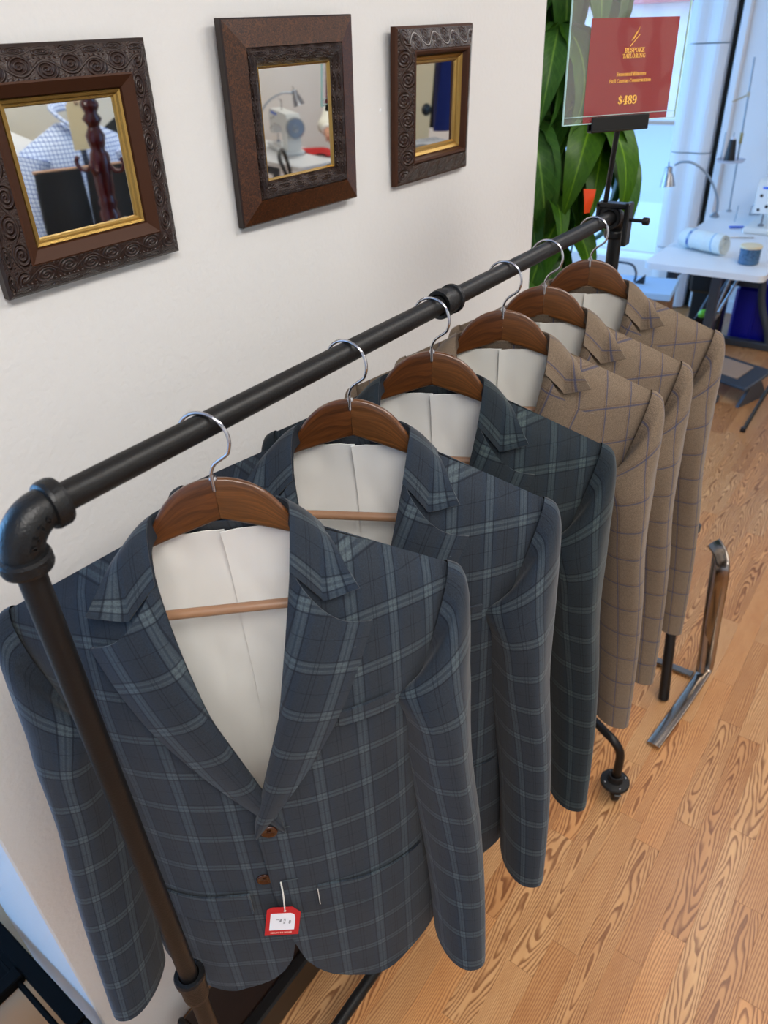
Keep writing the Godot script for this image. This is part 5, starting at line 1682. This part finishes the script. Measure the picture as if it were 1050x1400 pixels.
# ---------------------------------------------------------------- a seated person
# bones are [from, to, radius at from, radius at to]; the field is meshed with surface nets
func bone_mesh(bones: Array, cell: float, blend: float) -> ArrayMesh:
	var lo := Vector3.INF
	var hi := -Vector3.INF
	for b in bones:
		var r: float = maxf(b[2], b[3]) + cell * 2.0 + blend
		for p: Vector3 in [b[0], b[1]]:
			lo = lo.min(p - Vector3.ONE * r)
			hi = hi.max(p + Vector3.ONE * r)
	var n := Vector3i(((hi - lo) / cell).ceil()) + Vector3i.ONE
	var f := PackedFloat32Array()
	f.resize(n.x * n.y * n.z)
	f.fill(1.0)
	for b in bones:
		var a: Vector3 = b[0]
		var d: Vector3 = b[1] - a
		var dd := maxf(d.length_squared(), 1e-9)
		var r: float = maxf(b[2], b[3]) + blend * 2.0 + cell * 2.0
		var i0 := Vector3i(((a.min(b[1]) - Vector3.ONE * r - lo) / cell).floor()).clamp(Vector3i.ZERO, n - Vector3i.ONE)
		var i1 := Vector3i(((a.max(b[1]) + Vector3.ONE * r - lo) / cell).ceil()).clamp(Vector3i.ZERO, n - Vector3i.ONE)
		for z in range(i0.z, i1.z + 1):
			for y in range(i0.y, i1.y + 1):
				var row := (z * n.y + y) * n.x
				for x in range(i0.x, i1.x + 1):
					var p := lo + Vector3(x, y, z) * cell
					var t := clampf((p - a).dot(d) / dd, 0.0, 1.0)
					var dist: float = p.distance_to(a + d * t) - lerpf(b[2], b[3], t)
					var old := f[row + x]
					var h := maxf(blend - absf(old - dist), 0.0) / blend
					f[row + x] = minf(old, dist) - h * h * blend * 0.25
	var id := PackedInt32Array()
	id.resize(f.size())
	id.fill(-1)
	var v := PackedVector3Array()
	var uv := PackedVector2Array()
	var idx := PackedInt32Array()
	var step := [1, n.x, n.x * n.y]
	for z in n.z - 1:
		for y in n.y - 1:
			for x in n.x - 1:
				var o := (z * n.y + y) * n.x + x
				var inside := 0
				for c in 8:
					if f[o + (c & 1) * step[0] + ((c >> 1) & 1) * step[1] + ((c >> 2) & 1) * step[2]] < 0.0:
						inside += 1
				if inside == 0 or inside == 8:
					continue
				var sum := Vector3.ZERO
				var k := 0
				for c in 8:
					for e in 3:
						if c & (1 << e):
							continue
						var q0: int = o + (c & 1) * step[0] + ((c >> 1) & 1) * step[1] + ((c >> 2) & 1) * step[2]
						var f0 := f[q0]
						var f1 := f[q0 + step[e]]
						if (f0 < 0.0) != (f1 < 0.0):
							var p := Vector3(c & 1, (c >> 1) & 1, (c >> 2) & 1)
							p[e] += f0 / (f0 - f1)
							sum += p
							k += 1
				id[o] = v.size()
				var w := lo + (Vector3(x, y, z) + sum / k) * cell
				v.append(w)
				uv.append(Vector2(w.x, w.y))
	for z in range(1, n.z - 1):
		for y in range(1, n.y - 1):
			for x in range(1, n.x - 1):
				var o := (z * n.y + y) * n.x + x
				for e in 3:
					if (f[o] < 0.0) == (f[o + step[e]] < 0.0):
						continue
					var s1: int = step[(e + 1) % 3]
					var s2: int = step[(e + 2) % 3]
					var q := [id[o], id[o - s1], id[o - s1 - s2], id[o - s2]]
					if q.min() < 0:
						continue
					if f[o] < 0.0:
						idx.append_array(PackedInt32Array([q[0], q[2], q[1], q[0], q[3], q[2]]))
					else:
						idx.append_array(PackedInt32Array([q[0], q[1], q[2], q[0], q[2], q[3]]))
	return bake(v, uv, idx)


func hand_bones(wrist: Vector3, along: Vector3, palm_down: Vector3, side: float) -> Array:
	# a relaxed hand: palm, four fingers of different lengths in two bends, a thumb from the side of the palm
	var across := along.cross(palm_down).normalized() * side
	var knuckle := wrist + along * 0.085
	var out := [[wrist - along * 0.03, wrist, 0.026, 0.024]]
	for k in 4:
		var o: Vector3 = across * (0.030 - 0.020 * k)
		out.append([wrist + o * 0.55, knuckle + o, 0.016, 0.0125])
		var len: float = [0.038, 0.044, 0.041, 0.032][k]
		var m := knuckle + o + (along * 0.92 + palm_down * 0.38).normalized() * len
		var e := m + (along * 0.60 + palm_down * 0.80).normalized() * len * 0.62
		var tip := e + (along * 0.30 + palm_down * 0.95).normalized() * len * 0.45
		out.append([knuckle + o, m, 0.0105, 0.0092])
		out.append([m, e, 0.0092, 0.0085])
		out.append([e, tip, 0.0085, 0.0075])
	var root := wrist + along * 0.025 + across * 0.022 + palm_down * 0.006
	var mid := root + (along * 0.65 + across * 0.65 + palm_down * 0.35).normalized() * 0.040
	out.append([root, mid, 0.014, 0.0105])
	out.append([mid, mid + (along * 0.92 + across * 0.15 + palm_down * 0.30).normalized() * 0.032, 0.0105, 0.0085])
	return out


func seated_person() -> void:
	var t := thing("person", "person in a white sweater with fluffy cuffs reaching over the sewing table", "person", Vector3(4.02, 0, -5.56), -37.0)
	var skin := plain(Color(0.74, 0.52, 0.40), 0.55)
	skin.subsurf_scatter_enabled = true
	skin.subsurf_scatter_strength = 0.1
	var head := Vector3(0, 1.275, 0.10)
	var wl := Vector3(0.165, 0.868, 0.60)
	var wr := Vector3(-0.10, 0.64, 0.36)
	var limbs := [
		[Vector3(0.09, 0.55, 0.02), Vector3(0.12, 0.53, 0.42), 0.085, 0.060], [Vector3(-0.09, 0.55, 0.02), Vector3(-0.12, 0.53, 0.42), 0.085, 0.060],
		[Vector3(0.12, 0.53, 0.42), Vector3(0.12, 0.09, 0.42), 0.058, 0.036], [Vector3(-0.12, 0.53, 0.42), Vector3(-0.12, 0.09, 0.42), 0.058, 0.036],
		[Vector3(0.12, 0.055, 0.40), Vector3(0.13, 0.035, 0.56), 0.040, 0.030], [Vector3(-0.12, 0.055, 0.40), Vector3(-0.13, 0.035, 0.56), 0.040, 0.030]]
	var arms := [[Vector3(0.165, 1.04, 0.05), Vector3(0.225, 0.86, 0.31), 0.050, 0.040], [Vector3(0.225, 0.86, 0.31), wl, 0.040, 0.026],
		[Vector3(-0.165, 1.04, 0.05), Vector3(-0.225, 0.80, 0.13), 0.050, 0.040], [Vector3(-0.225, 0.80, 0.13), wr, 0.040, 0.026]]
	var trunk := [[Vector3(0, 0.56, 0.0), Vector3(0, 0.80, 0.02), 0.135, 0.120], [Vector3(-0.05, 0.82, 0.03), Vector3(-0.09, 0.99, 0.04), 0.105, 0.080], [Vector3(0.05, 0.82, 0.03), Vector3(0.09, 0.99, 0.04), 0.105, 0.080], [Vector3(0.15, 1.05, 0.05), Vector3(-0.15, 1.05, 0.05), 0.055, 0.055]]
	var face := [[Vector3(0, 1.04, 0.05), Vector3(0, 1.18, 0.08), 0.055, 0.050], [head + Vector3(0, 0.025, -0.012), head + Vector3(0, 0.0, 0.0), 0.088, 0.080], [head + Vector3(0, -0.04, 0.025), head + Vector3(0, -0.075, 0.042), 0.058, 0.036],
		[head + Vector3(0, 0.005, 0.083), head + Vector3(0, -0.030, 0.104), 0.008, 0.013], [head + Vector3(0.082, 0.01, 0.0), head + Vector3(0.086, -0.03, 0.005), 0.012, 0.010], [head + Vector3(-0.082, 0.01, 0.0), head + Vector3(-0.086, -0.03, 0.005), 0.012, 0.010],
		[head + Vector3(0.022, -0.062, 0.082), head + Vector3(-0.022, -0.062, 0.082), 0.006, 0.006]]
	part(t, "body", join([bone_mesh(limbs + arms + trunk + [face[0]], 0.020, 0.035), bone_mesh(face, 0.007, 0.012), bone_mesh(hand_bones(wl, Vector3(-0.25, -0.08, 0.96).normalized(), Vector3(0, -1, -0.1).normalized(), -1.0), 0.0042, 0.006), bone_mesh(hand_bones(wr, Vector3(0.55, -0.25, 0.80).normalized(), Vector3(0, -1, -0.2).normalized(), 1.0), 0.0042, 0.006)]), skin)
	var grow := func(list: Array, r: float) -> Array:
		var out := []
		for b in list:
			out.append([b[0], b[1], b[2] + r, b[3] + r])
		return out
	var wool := plain(Color(0.86, 0.85, 0.80), 0.95)
	var short_arms := [arms[0], [arms[1][0], arms[1][0].lerp(arms[1][1], 0.80), 0.042, 0.034], arms[2], [arms[3][0], arms[3][0].lerp(arms[3][1], 0.80), 0.042, 0.034]]
	part(t, "sweater", bone_mesh(grow.call(short_arms + trunk, 0.016), 0.020, 0.035), wool)
	for w in [[arms[1][0], wl], [arms[3][0], wr]]:
		var d: Vector3 = (w[1] - w[0]).normalized()
		part(t, "cuff", tube(PackedVector3Array([w[1] - d * 0.075, w[1] - d * 0.065, w[1] - d * 0.04, w[1] - d * 0.018, w[1] - d * 0.010]), PackedFloat32Array([0.040, 0.050, 0.054, 0.048, 0.036]), 18), plain(Color(0.92, 0.91, 0.88), 1.0))
	part(t, "trousers", bone_mesh(grow.call([limbs[0], limbs[1], [limbs[2][0], Vector3(0.12, 0.13, 0.42), 0.058, 0.044], [limbs[3][0], Vector3(-0.12, 0.13, 0.42), 0.058, 0.044], [Vector3(0, 0.56, 0.0), Vector3(0, 0.64, 0.0), 0.135, 0.120]], 0.014), 0.020, 0.03), plain(Color(0.06, 0.06, 0.08), 0.9))
	for s in [-1.0, 1.0]:
		part(t, "shoe", bone_mesh([[Vector3(0.12 * s, 0.056, 0.39), Vector3(0.13 * s, 0.044, 0.56), 0.050, 0.040]], 0.012, 0.01), M.black)
	var hair := bone_mesh([[head + Vector3(0, 0.035, -0.035), head + Vector3(0, 0.045, 0.0), 0.092, 0.080], [head + Vector3(0.0, 0.0, -0.06), head + Vector3(0, -0.08, -0.055), 0.075, 0.06]], 0.010, 0.02)
	part(t, "hair", hair, plain(Color(0.05, 0.035, 0.03), 0.6))
	for s in [-1.0, 1.0]:
		var eye := SphereMesh.new()
		eye.radius = 0.0105
		eye.height = 0.021
		var e := part(t, "eye", eye, plain(Color(0.9, 0.9, 0.9), 0.2), at(head + Vector3(0.031 * s, 0.004, 0.073)))
		var iris := SphereMesh.new()
		iris.radius = 0.0055
		iris.height = 0.011
		part(e, "iris", iris, M.black, at(Vector3(0, -0.001, 0.0068)))
	part(t, "mouth", tube(smooth_path([head + Vector3(-0.022, -0.060, 0.086), head + Vector3(0, -0.062, 0.0925), head + Vector3(0.022, -0.060, 0.086)], 4), 0.0036, 8, true, 0.7), plain(Color(0.58, 0.28, 0.25), 0.5))
	var st := thing("work_stool", "round black work stool under the seated person", "stool", Vector3(4.02, 0, -5.56))
	part(st, "seat", turned([Vector2(0, 0.385), Vector2(0.17, 0.385), Vector2(0.185, 0.40), Vector2(0.185, 0.415), Vector2(0.17, 0.428), Vector2(0, 0.430)], 28), M.black)
	part(st, "post", bar(Vector3(0, 0.06, 0), Vector3(0, 0.39, 0), 0.022, 12), M.chrome)
	for k in 5:
		var a := TAU * k / 5.0
		part(st, "leg", bar(Vector3(0, 0.075, 0), Vector3(cos(a) * 0.24, 0.022, sin(a) * 0.24), 0.016, 10), M.black)


func hung_shirt(label: String, category: String, m: Material, where: Vector3, turn: float, length: float) -> void:
	var t := thing("hung_" + category.replace(" ", "_"), label, category, where, turn)
	for sg in [1.0, -1.0]:
		var S := func(u: float, v: float) -> Vector3:
			var y := lerpf(-0.03, -length, v)
			var x := lerpf(0.012, lin(HALF, y) * 0.98, u)
			var yy := y + (shoulder(x) + 0.03) * (1.0 - smoothstep(0.0, 0.4, v))
			return Vector3(x * sg, yy, front_z(x, maxf(yy, -0.86)) * 0.7 + 0.006 * sin(x * 40.0) * v)
		part(t, "front", sheet(S, 12, 24, func(_u, _v, p): return Vector2(p.x, p.y), 0.002), m)
		var tubep := smooth_path([Vector3(0.195 * sg, -0.16, 0), Vector3(0.232 * sg, -0.30, 0.01), Vector3(0.245 * sg, -0.52, 0.02), Vector3(0.245 * sg, -0.72, 0.045)], 6)
		var rr := PackedFloat32Array()
		for k in tubep.size():
			rr.append(lerpf(0.070, 0.045, k / 18.0))
		part(t, "sleeve", tube(tubep, rr, 16), m)
	var B := func(u: float, v: float) -> Vector3:
		var x := (u - 0.5) * 2.0 * 0.20
		var y := lerpf(shoulder(x), -length, v)
		return Vector3(x, y, -0.035 * sin(minf(v * 6.0, 1.57)) * (1.0 - pow(absf(u - 0.5) * 2.0, 3.0)))
	part(t, "back", sheet(B, 12, 20, func(_u, _v, p): return Vector2(p.x, p.y), 0.002), m)
	part(t, "collar", tube(smooth_path([Vector3(0.012, -0.075, 0.055), Vector3(0.062, -0.025, 0.025), Vector3(0.055, -0.005, -0.025), Vector3(0.0, 0.0, -0.05), Vector3(-0.055, -0.005, -0.025), Vector3(-0.062, -0.025, 0.025), Vector3(-0.012, -0.075, 0.055)], 5), 0.020, 10, true, 0.4), m)
	part(t, "hook", tube(smooth_path([Vector3(0, -0.02, 0), Vector3(0, 0.02, 0), Vector3(0.022, 0.05, 0), Vector3(0.0, 0.080, 0), Vector3(-0.022, 0.06, 0)], 5), 0.002, 8), M.chrome)


func hung_trousers(label: String, m: Material, where: Vector3, turn: float) -> void:
	var t := thing("hung_trousers", label, "trousers", where, turn)
	for sg in [1.0, -1.0]:
		var S := func(u: float, v: float) -> Vector3:
			var a := u * TAU
			var half := lerpf(0.095, 0.115, v)
			return Vector3(sg * 0.095 + cos(a) * half * (0.90 + 0.03 * sin(v * 9.0)), -0.62 * v, sin(a) * lerpf(0.012, 0.045, smoothstep(0.0, 0.35, v)) + 0.012 * sin(a * 4.0 + v * 3.0) * smoothstep(0.0, 0.3, v))
		part(t, "trouser_leg", sheet(S, 24, 12, func(_u, _v, p): return Vector2(p.x, p.y), 0.0), m)
	part(t, "hanger_bar", bar(Vector3(-0.185, 0.0, 0), Vector3(0.185, 0.0, 0), 0.006, 10), M.dowel)
